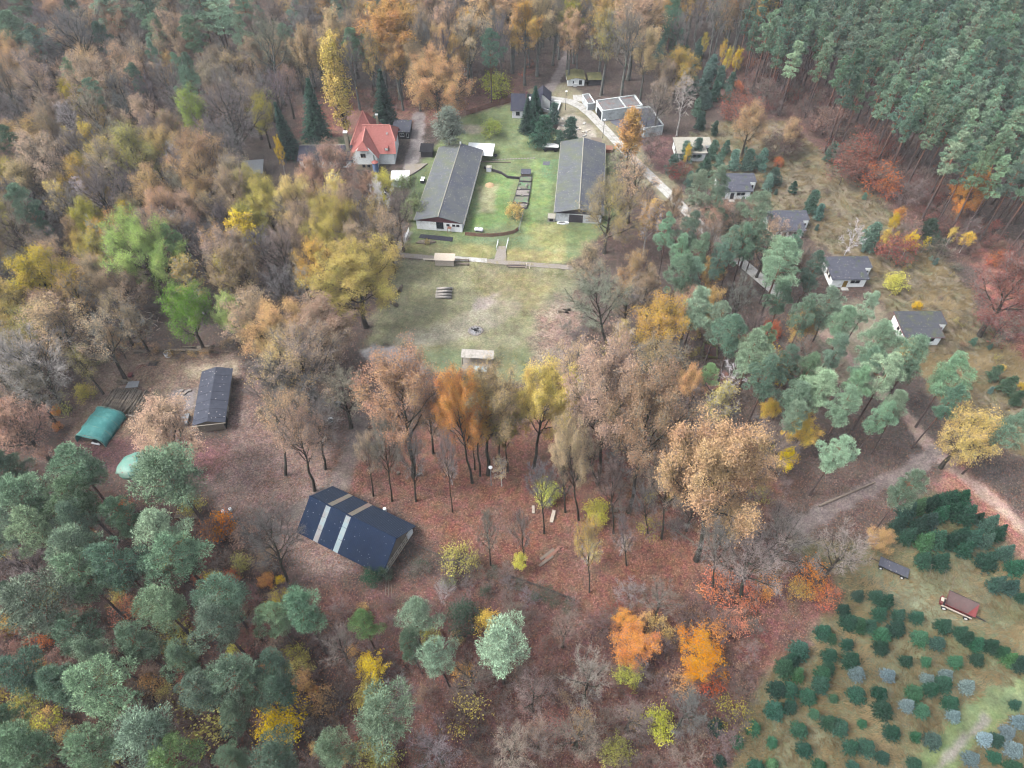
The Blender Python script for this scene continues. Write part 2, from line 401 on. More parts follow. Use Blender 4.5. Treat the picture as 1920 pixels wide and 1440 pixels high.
for nm, c, leafy, fe, rag, shp, op in REG:
    if nm not in names: names.append(nm)
    if shp[0] == 'line':
        P = [G(*q) for q in shp[2]]; half = shp[1] / 2
    else:
        P = [G(*q) for q in shp]; half = None
    P = [(float(a), float(b)) for a, b in P]
    x0 = min(p[0] for p in P)-12; x1 = max(p[0] for p in P)+12; y0 = min(p[1] for p in P)-12; y1 = max(p[1] for p in P)+12
    i0, i1 = np.searchsorted(ys, (y0, y1)); j0, j1 = np.searchsorted(xs, (x0, x1))
    if i0 >= i1 or j0 >= j1: continue
    S = (slice(i0, i1), slice(j0, j1)); X, Y = GX[S], GY[S]
    sd = sdist_poly(X, Y, P) if half is None else half - dist_line(X, Y, P)
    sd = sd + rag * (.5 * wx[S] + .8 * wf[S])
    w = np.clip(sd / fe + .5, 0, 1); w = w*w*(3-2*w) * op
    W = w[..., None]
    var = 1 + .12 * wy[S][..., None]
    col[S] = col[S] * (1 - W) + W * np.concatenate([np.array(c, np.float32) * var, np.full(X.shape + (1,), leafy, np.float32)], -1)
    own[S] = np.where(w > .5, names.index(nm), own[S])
_g = (col[..., :3] * np.array([.3, .59, .11], np.float32)).sum(-1, keepdims=True)
rgb = np.clip((_g + (col[..., :3] - _g) * .78) / 255.0, 0, 1)
_fu = np.sin(((GX - 60) * .80 + (GY - 170) * .60) * 2.6 + wx * 1.6) * np.clip(vnoise(GX, GY, 6, 141) * 1.6 - .3, 0, 1) * (own == names.index('dry_meadow'))
rgb = rgb * (1 + .11 * _fu[..., None])
_gm = np.clip(fbm(GX, GY, 4, 151) * 3 - 1.5, 0, 1) * ((own == names.index('plantation_ground')) | (own == names.index('dry_meadow'))) * .5
rgb = rgb * (1 - _gm[..., None]) + _gm[..., None] * np.array([112, 122, 84], np.float32) / 255.0
rgb = np.where(rgb <= .04045, rgb / 12.92, ((rgb + .055) / 1.055) ** 2.4) * K
GZ = (fbm(GX, GY, 5, 91) - .5) * .10 - .02 + .10 * _fu - .05 * (own == names.index('dry_meadow'))

m, n, l = new_mat('forest_floor_and_grass')
at = n.new('ShaderNodeAttribute'); at.attribute_name = 'tint'
lf = n.new('ShaderNodeAttribute'); lf.attribute_name = 'leafy'
pos = n.new('ShaderNodeNewGeometry').outputs['Position']
vo = n.new('ShaderNodeTexVoronoi'); vo.inputs['Scale'].default_value = 4.2; l.new(pos, vo.inputs['Vector'])
sep = n.new('ShaderNodeSeparateColor'); l.new(vo.outputs['Color'], sep.inputs[0])
leafv = maprange(n, l, sep.outputs[0], 0, 1, .55, 1.5)
tan = math_(n, l, 'MULTIPLY', math_(n, l, 'GREATER_THAN', sep.outputs[1], .82), math_(n, l, 'LESS_THAN', vo.outputs['Distance'], .35))
n1 = noise(n, l, pos, .22, 6, .62); n2 = noise(n, l, pos, 2.6, 7, .75); n3 = noise(n, l, pos, .9, 5, .7)
v = math_(n, l, 'MULTIPLY', maprange(n, l, n1, .3, .7, .68, 1.28), maprange(n, l, n2, .25, .75, .62, 1.4))
v = math_(n, l, 'MULTIPLY', v, maprange(n, l, n3, .3, .7, .76, 1.22))
lv = math_(n, l, 'ADD', 1.0, math_(n, l, 'MULTIPLY', math_(n, l, 'SUBTRACT', leafv, 1.0), lf.outputs['Fac']))
v = math_(n, l, 'MULTIPLY', v, lv)
cv = n.new('ShaderNodeCombineColor')
for i in range(3): l.new(v, cv.inputs[i])
c = mixc(n, l, 1.0, at.outputs['Color'], cv.outputs[0], 'MULTIPLY')
c = mixc(n, l, math_(n, l, 'MULTIPLY', tan, math_(n, l, 'MULTIPLY', lf.outputs['Fac'], .5)), c, lin((206, 172, 150), K))
soilm = maprange(n, l, noise(n, l, pos, .33, 6, .7), .5, .68, 0, .6)
c = mixc(n, l, math_(n, l, 'MULTIPLY', soilm, lf.outputs['Fac']), c, lin((98, 88, 76), K))
hs = n.new('ShaderNodeHueSaturation'); l.new(c, hs.inputs['Color'])
l.new(maprange(n, l, noise(n, l, pos, .6, 4), .3, .7, .47, .53), hs.inputs['Hue'])
l.new(maprange(n, l, noise(n, l, pos, .13, 4), .3, .7, .85, 1.15), hs.inputs['Saturation'])
finish(n, l, hs.outputs[0], .95, n2, .5, .08, .1)
GMAT = m

inside = np.abs(GX) < half_w(GY)
ok = inside[:-1, :-1] | inside[1:, 1:] | inside[:-1, 1:] | inside[1:, :-1]
idx = np.arange(GX.size).reshape(GX.shape)
quads = np.stack([idx[:-1, :-1], idx[:-1, 1:], idx[1:, 1:], idx[1:, :-1]], -1)
fown = own[:-1, :-1]
V = np.stack([GX.ravel(), GY.ravel(), GZ.ravel()], -1)
T4 = np.concatenate([rgb, np.ones(GX.shape + (1,))], -1).reshape(-1, 4)
LF = col[..., 3].ravel()
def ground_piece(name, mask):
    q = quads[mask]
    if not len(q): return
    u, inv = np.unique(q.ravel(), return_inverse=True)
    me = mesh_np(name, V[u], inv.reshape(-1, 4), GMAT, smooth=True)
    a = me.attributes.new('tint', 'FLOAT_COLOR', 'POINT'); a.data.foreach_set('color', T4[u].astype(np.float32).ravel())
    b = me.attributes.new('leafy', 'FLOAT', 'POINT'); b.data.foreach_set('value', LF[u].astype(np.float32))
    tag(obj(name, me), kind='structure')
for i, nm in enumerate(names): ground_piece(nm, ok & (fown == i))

# the land beyond, one sheet out to the horizon, a little lower than the detailed ground
me = mesh_np('terrain', [(-4000, -2000, -.35), (4000, -2000, -.35), (4000, 6000, -.35), (-4000, 6000, -.35)], [[0, 1, 2, 3]],
             surf('far_forest_floor', (112, 90, 84), (96, 80, 72), .3, (100, 96, 76), .02, object_space=False))
tag(obj('terrain', me), kind='structure')
# ------------------------------------------------------------------ buildings
def window(par, x, y, z, w, h, ax='x', frame='frame_white', out=-1, mull=1, name='window'):
    """window on a wall: ax 'x' lies along x (facing -y when out=-1), ax 'y' along y (facing +x when out=1)"""
    f = MB(); t = .05; d = .05*out
    def B(u0, u1, z0, z1, e0, e1, mb):
        if ax == 'x': mb.box(x+u0, x+u1, min(y+e0*out, y+e1*out), max(y+e0*out, y+e1*out), z0, z1)
        else: mb.box(min(x+e0*out, x+e1*out), max(x+e0*out, x+e1*out), y+u0, y+u1, z0, z1)
    B(-w/2, w/2, z+h-.07, z+h, .0, .07, f); B(-w/2-.05, w/2+.05, z-.06, z+.04, .0, .12, f)
    B(-w/2, -w/2+.07, z+.04, z+h-.07, .0, .07, f); B(w/2-.07, w/2, z+.04, z+h-.07, .0, .07, f)
    for i in range(mull):
        u = -w/2 + w*(i+1)/(mull+1); B(u-.035, u+.035, z+.04, z+h-.07, .0, .065, f)
    o = f.build(name, M[frame], par)
    for i in range(mull+1):
        g = MB(); u0 = -w/2 + w*i/(mull+1) + .04; u1 = -w/2 + w*(i+1)/(mull+1) - .04
        B(u0, u1, z+.045, z+h-.075, .012, .03, g); g.build('pane', M['glass'], o)
    return o

def barn(label, loc, rot, L, W, he, hr, gable, left, right, wall):
    t = thing('long_barn', label, 'barn', loc, rot)
    w = W/2 - .45; l2 = L/2 - .35
    k = (hr - he) / (W/2)
    b = MB(); zt = he - .12
    b.add([(-w,-l2,-.3),(w,-l2,-.3),(w,l2,-.3),(-w,l2,-.3),(-w,-l2,zt),(w,-l2,zt),(w,l2,zt),(-w,l2,zt),(0,-l2,hr-.25),(0,l2,hr-.25)],
          [(3,2,1,0),(0,1,5,8,4),(2,3,7,9,6),(1,2,6,5),(3,0,4,7),(5,6,9,8),(8,9,7,4)])
    b.build('wall', wall, t)
    MB().slab([(-w+.05,-l2-.06,zt-.15),(w-.05,-l2-.06,zt-.15),(w-.05,-l2-.06,zt-.02),(0,-l2-.06,hr-.3),(-w+.05,-l2-.06,zt-.02)], .055).build('gable', gable, t)
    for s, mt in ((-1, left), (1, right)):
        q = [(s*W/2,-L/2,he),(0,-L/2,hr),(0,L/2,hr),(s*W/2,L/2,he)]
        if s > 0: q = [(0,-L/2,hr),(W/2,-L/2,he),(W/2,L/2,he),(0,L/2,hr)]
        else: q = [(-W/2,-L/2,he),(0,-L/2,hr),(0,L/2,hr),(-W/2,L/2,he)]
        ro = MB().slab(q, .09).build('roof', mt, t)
        c = MB(); n = int(L/1.13)     # lapped sheet joints and courses, a few millimetres proud
        for i in range(1, n):
            y = -L/2 + L*i/n
            c.slab([(s*W/2 if s < 0 else 0, y-.05, (he if s < 0 else hr)+.012), (0 if s < 0 else W/2, y-.05, (hr if s < 0 else he)+.012), (0 if s < 0 else W/2, y+.05, (hr if s < 0 else he)+.012), (s*W/2 if s < 0 else 0, y+.05, (he if s < 0 else hr)+.012)], .012)
        c.build('sheet_lap', mt, ro)
        e = MB(); e.box(s*W/2-.06+s*.06, s*W/2+.06+s*.06, -L/2, L/2, he-.16, he-.03); e.build('gutter', M['ridge'], t)
    MB().tube([(0,-L/2-.03,hr+.03),(0,L/2+.03,hr+.03)], [.14,.14], 6).build('ridge_cap', M['ridge'], t)
    return t, w, l2
ta, w, l2 = barn('long grey-roofed barn with brown gable and white front wall', (-17.1,169.3), R(-7), 35.2, 13.1, 3.0, 4.7, M['brown_board'], M['moss_roof'], M['barn_roof'], M['white_wall'])
window(ta, .2, -l2, .75, 1.9, 2.0, 'x', 'dark_metal', -1, 1)
for x in (2.4, 3.9, 5.0): window(ta, x, -l2, 1.75, .8, .55, 'x', 'wood_dark', -1, 0)
MB().box(2.3,3.3,-l2-.9,-l2-.04,1.5,1.6).build('canopy', M['wood_red'], ta)
for x in (2.35,3.25): MB().box(x-.05,x+.05,-l2-.88,-l2-.78,0,1.5).build('canopy_post', M['wood_red'], ta)
for i in range(13): window(ta, w, -l2+2.2+i*2.5, 1.0, 1.7, 1.2, 'y', 'frame_white', 1, 1)
MB().box(-.22,.22,17.0,17.45,4.6,5.3).build('chimney', M['frame_white'], ta)
tb, w, l2 = barn('long grey-roofed barn beside the slab road, half hidden by a bare tree', (19.4,172.6), R(-5.6), 34.8, 13.1, 3.0, 4.6, M['wood_dark'], M['moss_roof'], M['barn_roof'], M['grey_wall'])
MB().box(-2.5,1.2,-l2-.05,-l2-.0,0,2.4).build('door', M['wood_dark'], tb)
for i in range(10): window(tb, -w, -l2+3+i*3, 1.2, 1.6, .9, 'y', 'frame_white', -1, 1)

# red-roofed house
h = thing('house', 'white house with steep red tiled hip roof and tall chimney', 'house', (-40.3, 186.5), R(0))
# local frame: x -6..6.7, y -6..9
b = MB(); b.box(-5.4,6.0,-3.2,7.4,-.3,4.3); b.build('wall', M['white_wall'], h)
b = MB()
b.add([(-5.5,-6.0,-.3),(1.4,-6.0,-.3),(1.4,-3.1,-.3),(-5.5,-3.1,-.3),(-5.5,-6.0,4.6),(1.4,-6.0,4.6),(1.4,-3.1,4.6),(-5.5,-3.1,4.6),(-3.6,-6.0,6.6),(-.5,-6.0,6.6),(-.5,-3.1,6.6),(-3.6,-3.1,6.6)],
      [(0,1,5,9,8,4),(3,7,11,10,6,2),(0,4,7,3),(1,2,6,5),(4,8,11,7),(5,6,10,9),(8,9,10,11),(0,3,2,1)])
b.build('gable_wall', M['white_wall'], h)
MB().box(-5.52,1.42,-6.03,-5.99,-.2,1.7).build('plinth', M['chimney'], h)
rd = M['red_tile']
def roofp(name, *quads):
    b = MB()
    for q in quads: b.slab(q, .12)
    return b.build(name, rd, h)
zr = 9.3
roofp('roof', [(-3,-4.1,3.9),(6.9,-4.1,3.9),(6.5,-1.6,6.4),(5.0,2.3,zr),(-3,2.3,zr)], [(6.9,8.6,3.9),(-3,8.6,3.9),(-3,2.3,zr),(5.0,2.3,zr),(6.5,6.2,6.4)])
roofp('hip', [(6.9,-1.6,6.3),(6.9,6.2,6.3),(5.0,2.3,zr+.04)])
MB().slab([(6.02,-3.2,4.2),(6.02,7.4,4.2),(6.02,4.5,7.0),(6.02,.2,7.0)], .1).build('side_gable', M['white_wall'], h)
roofp('roof', [(-6.3,-6.5,3.9),(-2.05,-5.0,8.4),(-2.05,2.3,8.9),(-6.3,2.3,3.9)][::-1][::-1], [(2.2,-6.5,3.9),(2.2,2.3,3.9),(-2.05,2.3,8.9),(-2.05,-5.0,8.4)])
roofp('half_hip', [(-3.9,-6.6,6.35),(-.2,-6.6,6.35),(-2.05,-4.9,8.48)])
ap = (-3.0, 6.2, 11.6)
roofp('tower_roof', [(-7.0,0.4,4.0),ap,(-7.0,11.5,4.0)][::-1][::-1], [(-7.0,.4,4.0),(1.6,.4,4.0),ap], [(1.6,.4,4.0),(1.6,11.5,4.0),ap], [(1.6,11.5,4.0),(-7.0,11.5,4.0),ap])
MB().box(-6.4,1.0,1.0,10.9,-.3,4.1).build('rear_wall', M['white_wall'], h)
for a, c in (((-7.0,.4,4.05), ap), ((1.6,.4,4.05), ap), ((-2.05,-5,8.45), (-2.05,2.3,8.95)), ((-3,2.3,zr+.03), (5,2.3,zr+.03)), ((5,2.3,zr), (6.7,-1.6,6.4))):
    MB().beam(a, c, .26, .12).build('ridge_tiles', M['red_ridge'], h)
c = MB(); c.box(-7.9,-6.9,-1.6,-.6,-.3,9.0); ch = c.build('chimney', M['chimney'], h); MB().box(-8.0,-6.8,-1.7,-.5,9.0,9.15).build('cap', M['frame_white'], ch)
c = MB(); c.box(.6,1.2,5.6,6.2,6.0,10.4); ch = c.build('chimney', M['chimney'], h); MB().box(.5,1.3,5.5,6.3,10.4,10.55).build('cap', M['frame_white'], ch)
MB().tube([(4.9,2.3,9.3),(4.9,2.3,10.6)], [.09,.02], 5).build('finial', M['metal'], h)
window(h, -2.3, -6.0, 3.9, 1.5, 1.3, 'x', 'wood_light', -1, 1)
for x in (-2.6,-1.2,.2): window(h, x, -6.03, .7, .9, 1.0, 'x', 'wood', -1, 0)
MB().box(.55,.85,-6.1,-6.02,3.2,4.7).build('wall_sign', M['tarp_pale'], h)
MB().tube([(.9,-6.75,-.2),(.9,-6.75,2.9)], [.85,.85], 12).build('bay', M['plastic_blue'], h)
MB().tube([(.9,-6.75,2.9),(.9,-6.75,3.5)], [1.0,.1], 12).build('bay_roof', rd, h)
MB().slab([(4.0,-.2,7.75),(4.5,-.2,7.75),(4.5,.3,8.15),(4.0,.3,8.15)], .06).build('skylight', M['skylight'], h)
d = MB(); d.box(3.6,4.7,-3.6,-2.2,4.6,5.5); dr = d.build('dormer', rd, h); MB().box(3.75,4.55,-3.66,-3.61,4.75,5.35).build('dormer_window', M['frame_white'], h)

# long dark shed beside the house
s = thing('long_shed', 'long low shed with blue-black roof and white wall beside the house', 'shed', (-54.0,184.6), R(1))
MB().box(-7.6,7.4,-3.2,2.2,-.3,2.5).build('wall', M['white_wall'], s)
for i, (x0, x1, mm) in enumerate(((-8.2,-.6,'dark_roof'),(-.55,2.3,'felt'),(2.35,7.6,'dark_roof'))):
    MB().slab([(x0,-3.7,2.55),(x1,-3.7,2.55),(x1,2.6,3.8),(x0,2.6,3.8)], .12).build('roof', M[mm], s)
MB().box(-.8,-.4,.9,1.4,3.3,4.6).build('chimney', M['chimney'], s)
MB().beam((-8.2,2.62,3.85),(7.6,2.62,3.85),.18).build('ridge_cap', M['ridge'], s)
for x in (-6.2,-5.0,-3.0,-1.6,5.5): window(s, x, -3.2, .9, .7, 1.1, 'x', 'wood_dark', -1, 0)

def small_hut(name, label, cat, loc, rot, W, D, H, roofm, wallm, H2=None, over=.3, gable=False, extra=None):
    t = thing(name, label, cat, loc, rot); H2 = H if H2 is None else H2
    if gable:
        b = MB(); b.add([(-W/2,-D/2,-.3),(W/2,-D/2,-.3),(W/2,D/2,-.3),(-W/2,D/2,-.3),(-W/2,-D/2,H),(W/2,-D/2,H),(W/2,D/2,H),(-W/2,D/2,H),(0,-D/2,H2-.08),(0,D/2,H2-.08)],
              [(3,2,1,0),(0,1,5,8,4),(2,3,7,9,6),(1,2,6,5),(3,0,4,7),(5,6,9,8),(8,9,7,4)]); b.build('wall', wallm, t)
        o = over; k = (H2-H)/(W/2)
        MB().slab([(-W/2-o,-D/2-o,H-o*k+.06),(0,-D/2-o,H2+.06),(0,D/2+o,H2+.06),(-W/2-o,D/2+o,H-o*k+.06)], .1).build('roof', roofm, t)
        MB().slab([(0,-D/2-o,H2+.06),(W/2+o,-D/2-o,H-o*k+.06),(W/2+o,D/2+o,H-o*k+.06),(0,D/2+o,H2+.06)], .1).build('roof', roofm, t)
    else:
        b = MB(); b.add([(-W/2,-D/2,-.3),(W/2,-D/2,-.3),(W/2,D/2,-.3),(-W/2,D/2,-.3),(-W/2,-D/2,H),(W/2,-D/2,H),(W/2,D/2,H2),(-W/2,D/2,H2)],
              [(3,2,1,0),(4,5,6,7),(0,1,5,4),(1,2,6,5),(2,3,7,6),(3,0,4,7)]); b.build('wall', wallm, t)
        MB().slab([(-W/2-over,-D/2-over,H+.12),(W/2+over,-D/2-over,H+.12),(W/2+over,D/2+over,H2+.12),(-W/2-over,D/2+over,H2+.12)], .11).build('roof', roofm, t)
    return t
t = small_hut('garden_shed', 'small dark timber shed with white window behind the house', 'shed', (-33.6,199.5), R(-2), 5.0, 5.2, 2.3, M['felt'], M['wood_dark'], 3.1)
window(t, .2, -2.6, .9, 1.3, 1.0, 'x', 'frame_white', -1, 1); window(t, 1.9, -2.6, .5, .6, 1.5, 'x', 'frame_white', -1, 0)
t = small_hut('black_hut', 'small black-roofed hut left of the barn with the brown gable', 'hut', (-25.2,188.3), R(-3), 3.4, 3.0, 1.9, M['black'], M['wood_dark'], 2.5)
t = small_hut('grey_shed', 'shed with pale grey metal roof at the wood edge', 'shed', (-74.6,177.3), R(8), 6.6, 5.2, 2.4, M['metal'], M['wood'], 3.2)
t = small_hut('white_shed', 'white shed with thick mossy roof by the dirt track', 'shed', (21.3,232.5), R(2), 5.6, 5.8, 2.3, M['moss'], M['white_wall'], 2.9, .4, True)
window(t, 1.5, -2.9, .5, 1.0, 1.4, 'x', 'wood_dark', -1, 1); window(t, -.9, -2.9, .9, .4, .8, 'x', 'wood_dark', -1, 0); MB().box(-.9,.3,-3.4,-2.95,-.2,.9).build('cupboard', M['frame_white'], t)
t = small_hut('lean_to', 'dark timber lean-to with mossy roof beside the white shed', 'shed', (27.6,231.6), R(3), 4.2, 3.6, 2.0, M['moss'], M['wood_dark'], 2.5)
t = small_hut('kiosk', 'small stone hut with grey hipped roof beyond the second barn', 'hut', (25.3,192.0), R(-6), 2.6, 2.6, 2.0, M['wood'], M['wood_red'], 2.3)
t = thing('canopy', 'flat white sheet canopy against the rear corner of the barn', 'canopy', (-8.6,187.0), R(-6))
MB().slab([(-4.6,-2.7,2.2),(3.2,-2.7,2.2),(3.2,3.2,2.6),(-4.6,3.2,2.6)], .08).build('roof', M['white_sheet'], t)
for x, y in ((-4.4,-2.5),(3.0,-2.5),(3.0,3.0),(-4.4,3.0)): MB().box(x-.06,x+.06,y-.06,y+.06,-.2,2.15).build('post', M['wood_dark'], t)
t = thing('concrete_bin', 'white-lidded concrete bunker below the driveway', 'bunker', (-31.5,174.3), R(0))
MB().box(-2.6,2.2,-2.6,2.0,-.3,2.1).build('wall', M['grey_wall'], t); MB().box(-2.8,2.4,-2.7,2.2,2.1,2.25).build('lid', M['white_sheet'], t)
t = thing('concrete_ramp', 'grey concrete loading ramp at the end of the driveway', 'ramp', (0,0)); P = [G(760,310), G(802,308), G(786,320), G(768,331), G(760,331)]
MB().prism([P[4],P[3],P[2],P[1],P[0]], -.2, .35).build('slab', M['brick_path'], t)
t = thing('water_trough', 'small white-rimmed bin beside the barn with the brown gable', 'bin', G(793,341)+(0,), R(-7))
MB().box(-.5,.5,-.9,.9,-.1,1.0).build('body', M['black'], t); MB().box(-.55,.55,-.95,-.3,1.0,1.06).build('lid', M['frame_white'], t); MB().box(-.55,.55,.1,.95,1.0,1.06).build('lid', M['frame_white'], t)

# dark-roofed white house with yard walls
h2 = thing('dark_house', 'white house with blue-black gable roof behind the dark conifers', 'house', (4.6,212.2), R(-3))
b = MB(); b.add([(-4.4,-3.4,-.3),(4.4,-3.4,-.3),(4.4,3.4,-.3),(-4.4,3.4,-.3),(-4.4,-3.4,3.0),(4.4,-3.4,3.0),(4.4,3.4,3.0),(-4.4,3.4,3.0),(-4.4,0,6.2),(4.4,0,6.2)],
      [(3,2,1,0),(0,1,5,4),(1,2,6,9,5),(2,3,7,6),(3,0,4,8,7),(5,9,8,4),(6,7,8,9)]); b.build('wall', M['white_wall'], h2)
MB().slab([(-4.9,-4.0,2.7),(4.7,-4.0,2.7),(4.7,0,6.4),(-4.9,0,6.4)], .12).build('roof', M['dark_roof'], h2)
MB().slab([(4.7,4.0,2.7),(-4.9,4.0,2.7),(-4.9,0,6.4),(4.7,0,6.4)], .12).build('roof', M['dark_roof'], h2)
MB().box(-.3,.3,-1.1,-.5,5.0,7.4).build('chimney', M['brown_board'], h2); MB().box(.7,1.4,-1.75,-.9,5.0,5.9).build('dormer', M['plastic_white'], h2)
b = MB(); b.add([(2.6,3.3,-.3),(7.4,3.3,-.3),(7.4,8.6,-.3),(2.6,8.6,-.3),(2.6,3.3,2.6),(7.4,3.3,2.6),(7.4,8.6,2.6),(2.6,8.6,2.6),(5,3.3,4.6),(5,8.6,4.6)],
      [(3,2,1,0),(0,1,5,8,4),(2,3,7,9,6),(1,2,6,5),(3,0,4,7),(5,6,9,8),(8,9,7,4)]); b.build('annex', M['white_wall'], h2)
MB().slab([(2.2,3.0,2.4),(5,3.0,4.75),(5,9.0,4.75),(2.2,9.0,2.4)], .1).build('annex_roof', M['dark_roof'], h2); MB().slab([(5,3.0,4.75),(7.8,3.0,2.4),(7.8,9.0,2.4),(5,9.0,4.75)], .1).build('annex_roof', M['dark_roof'], h2)
for z in (1.2, 3.6): window(h2, 4.4, 0, z, 1.1, 1.1, 'y', 'wood_dark', 1, 1)
window(h2, -2.6, -3.4, 1.0, 1.2, 1.2, 'x', 'wood_dark', -1, 1)
t = thing('yard_basin', 'walled dark-floored yard beside the dark-roofed house', 'yard', (0,0)); P = [G(1022,190), G(1051,195), G(1044,215), G(1018,208)]
MB().prism([P[3],P[2],P[1],P[0]], -.1, .06).build('floor', M['asphalt'], t)
for a, c in ((0,1),(1,2),(2,3)): MB().beam(P[a]+(.45,), P[c]+(.45,), .3, 1.0).build('wall', M['white_wall'], t)

# garages
g = thing('garage_block', 'L-shaped concrete garages with flat leaf-covered roofs and dark doors', 'garage', (0,0))
def block(name, pts, z, par, wm, rm, rname='roof', par_h=.35):
    b = MB().prism(pts, -.3, z).build(name, wm, par)
    cx = sum(p[0] for p in pts)/len(pts); cy2 = sum(p[1] for p in pts)/len(pts)
    ins = [(cx + (p[0]-cx)*.94, cy2 + (p[1]-cy2)*.94) for p in pts]
    MB().prism(ins, z, z+.03).build(rname, rm, par)
    n = len(pts)
    for i in range(n):
        a, c = pts[i], pts[(i+1) % n]
        MB().beam(a+(z+par_h/2,), c+(z+par_h/2,), .3, par_h).build('parapet', wm, par)
A_ = [(28.3,207.0),(41.0,210.4),(39.3,216.7),(26.7,213.3)]
block('wall', A_, 3.3, g, M['grey_wall'], M['garage_roof'])
MB().beam((34.0,215.3,3.5),(35.7,209.0,3.5),.3,.36).build('parapet', M['grey_wall'], g)
B_ = [(40.2,197.5),(46.2,199.3),(43.3,210.55),(37.0,208.85)]
block('wall', B_, 2.9, g, M['grey_wall'], M['felt'])
C_ = [(24.2,213.6),(26.5,214.2),(25.0,220.0),(22.7,219.4)]
block('wall', C_, 2.0, g, M['grey_wall'], M['garage_roof'])
for a, c, z in (((28.05,208.0),(27.2,211.4),2.4), ((37.45,207.2),(38.15,204.7),2.2), ((38.75,202.7),(39.45,200.2),2.2)):
    MB().beam(a+(z/2,), c+(z/2,), .4, z).build('door', M['black'], g)
def flat_patch(name, label, pts, mat, z=.03, cat='paving'):
    P = [G(*q) for q in pts][::-1]
    return tag(MB().prism(P, -.1, z).build(name, mat), kind='structure')
flat_patch('garage_forecourt', '', [(1137,216),(1176,207),(1184,226),(1166,242),(1146,230)], M['asphalt'])
flat_patch('concrete_pad', '', [(1074,178),(1090,178),(1093,190),(1075,190)], M['concrete'])
flat_patch('pond_cover', '', [(789,439),(850,445),(848,453),(785,446)], M['pond'], .05)
flat_patch('slate_patch', '', [(1019,303),(1032,303),(1030,310),(1017,309)], M['asphalt'], .06)

# ------------------------------------------------------------------ cabins
def cabin(label, x, y, rot, mat, door='yellow_door', L=11.0):
    t = thing('cabin', label, 'cabin', (x, y), rot)
    # roof falls towards the front: back strip full length, front strip shorter
    def zz(v): return 2.75 + v*.055
    b = MB(); wl_ = [(.35,.4),(8.6,.4),(8.6,3.9),(10.6,3.9),(10.6,7.6),(.35,7.6)]
    n = len(wl_)
    b.add([(p[0],p[1],-.3) for p in wl_] + [(p[0],p[1],zz(p[1])-.1) for p in wl_], [tuple(range(n-1,-1,-1)), tuple(range(n, 2*n))] + [(i,(i+1) % n,(i+1) % n+n,i+n) for i in range(n)])
    b.build('wall', M['white_wall'], t)
    for i in range(8):
        x1 = 9.0 if i < 4 else L
        y0, y1 = i*1.0, i*1.0 + 1.0
        step = .02*(i % 2)
        MB().slab([(0,y0-.03,zz(y0)+.06+step),(x1,y0-.03,zz(y0)+.06+step),(x1,y1+.03,zz(y1)+.06+step),(0,y1+.03,zz(y1)+.06+step)], .1).build('roof_strip', mat, t)
    for a, c in (((0,-.05),(9,-.05)),((9.02,-.02),(9.02,4)),((11.02,4),(11.02,8)),((-.03,0),(-.03,8))):
        MB().beam(a+(zz(a[1])-.02,), c+(zz(c[1])-.02,), .06, .2).build('fascia', M['brown_board'] if rot < .01 else M['felt'], t)
    window(t, .35, 2.6, 1.2, 1.0, 1.0, 'y', 'wood_light', -1, 0); window(t, .35, 4.0, 1.2, 1.0, 1.0, 'y', 'wood_light', -1, 0)
    window(t, 6.0, .4, 1.15, 2.4, 1.1, 'x', 'frame_white', -1, 1)
    MB().box(3.2,4.2,.33,.385,-.1,2.0).build('door', M[door], t)
    window(t, 8.6, 2.4, .9, 1.6, 1.3, 'y', 'frame_white', 1, 1); window(t, 9.7, 3.9, .9, 1.3, 1.3, 'x', 'frame_white', -1, 1)
    MB().box(10.75,10.88,4.1,4.25,-.2,3.0).build('porch_post', M['frame_white'], t)
    MB().box(2.9,4.6,-.9,.3,-.2,.12).build('doorstep', M['concrete'], t)
    return t
cabin('white cabin with heavily mossed dark roof nearest the forest track', 88.2, 110.2, R(.4), M['felt_moss'], 'brown_board')
cabin('white cabin with mossy felt roof and ochre door', 77.6, 129.6, R(1.2), M['felt'], 'yellow_door')
cabin('white cabin with peeling roofing felt and two front windows', 67.3, 148.4, R(1.2), M['felt'], 'wood_dark')
cabin('cabin with leaf-strewn grey roof behind the pines', 57.2, 165.6, R(1.2), M['leaf_roof'] if False else M['felt'], 'wood_dark')
cabin('cabin with pale grey roof hidden by young pines', 48.1, 184.3, R(1.2), M['ridge'], 'wood_dark')
t = thing('garden_step', 'brown paved step left of the mossy-roofed cabin', 'step', (85.6,112.0), 0)
MB().box(0,2.3,0,4.0,-.1,.5).build('slab', M['brown_board'], t)

# ------------------------------------------------------------------ blue-roofed hall
hl = thing('hall', 'timber hall with steep dark blue sheet roof and two pale skylight strips', 'hall', (-28.4,62.9), R(-27.2))
LH, WH, E_, Z_ = 18.7, 5.5, 1.9, 6.3
def slope(y0, y1, z0, z1, mat, skm, x0s, ribm):
    up = 1 if y1 > y0 else -1
    def q(x0, x1, dz=0.0, a=0.0, c=1.0):
        ya, yb = y0+(y1-y0)*a, y0+(y1-y0)*c; za, zb = z0+(z1-z0)*a+dz, z0+(z1-z0)*c+dz
        r = [(x0,ya,za),(x1,ya,za),(x1,yb,zb),(x0,yb,zb)]
        return r if up > 0 else r[::-1]
    ro = MB().slab(q(-LH/2, LH/2), .1).build('roof', mat, hl)
    rib = MB(); n = 56
    for i in range(n):
        x = -LH/2 + LH*(i+.5)/n
        if any(abs(x - (s+.5)) < .62 for s in x0s): continue
        rib.slab(q(x-.07, x+.07, .06), .06)
    rib.build('rib', ribm, ro)
    for s in x0s:
        for i in range(3):
            MB().slab(q(s, s+1.0, .03+.008*(i % 2), i/3+.004 if i else .0, (i+1)/3-.004), .028).build('skylight_panel', skm[i % len(skm)], ro)
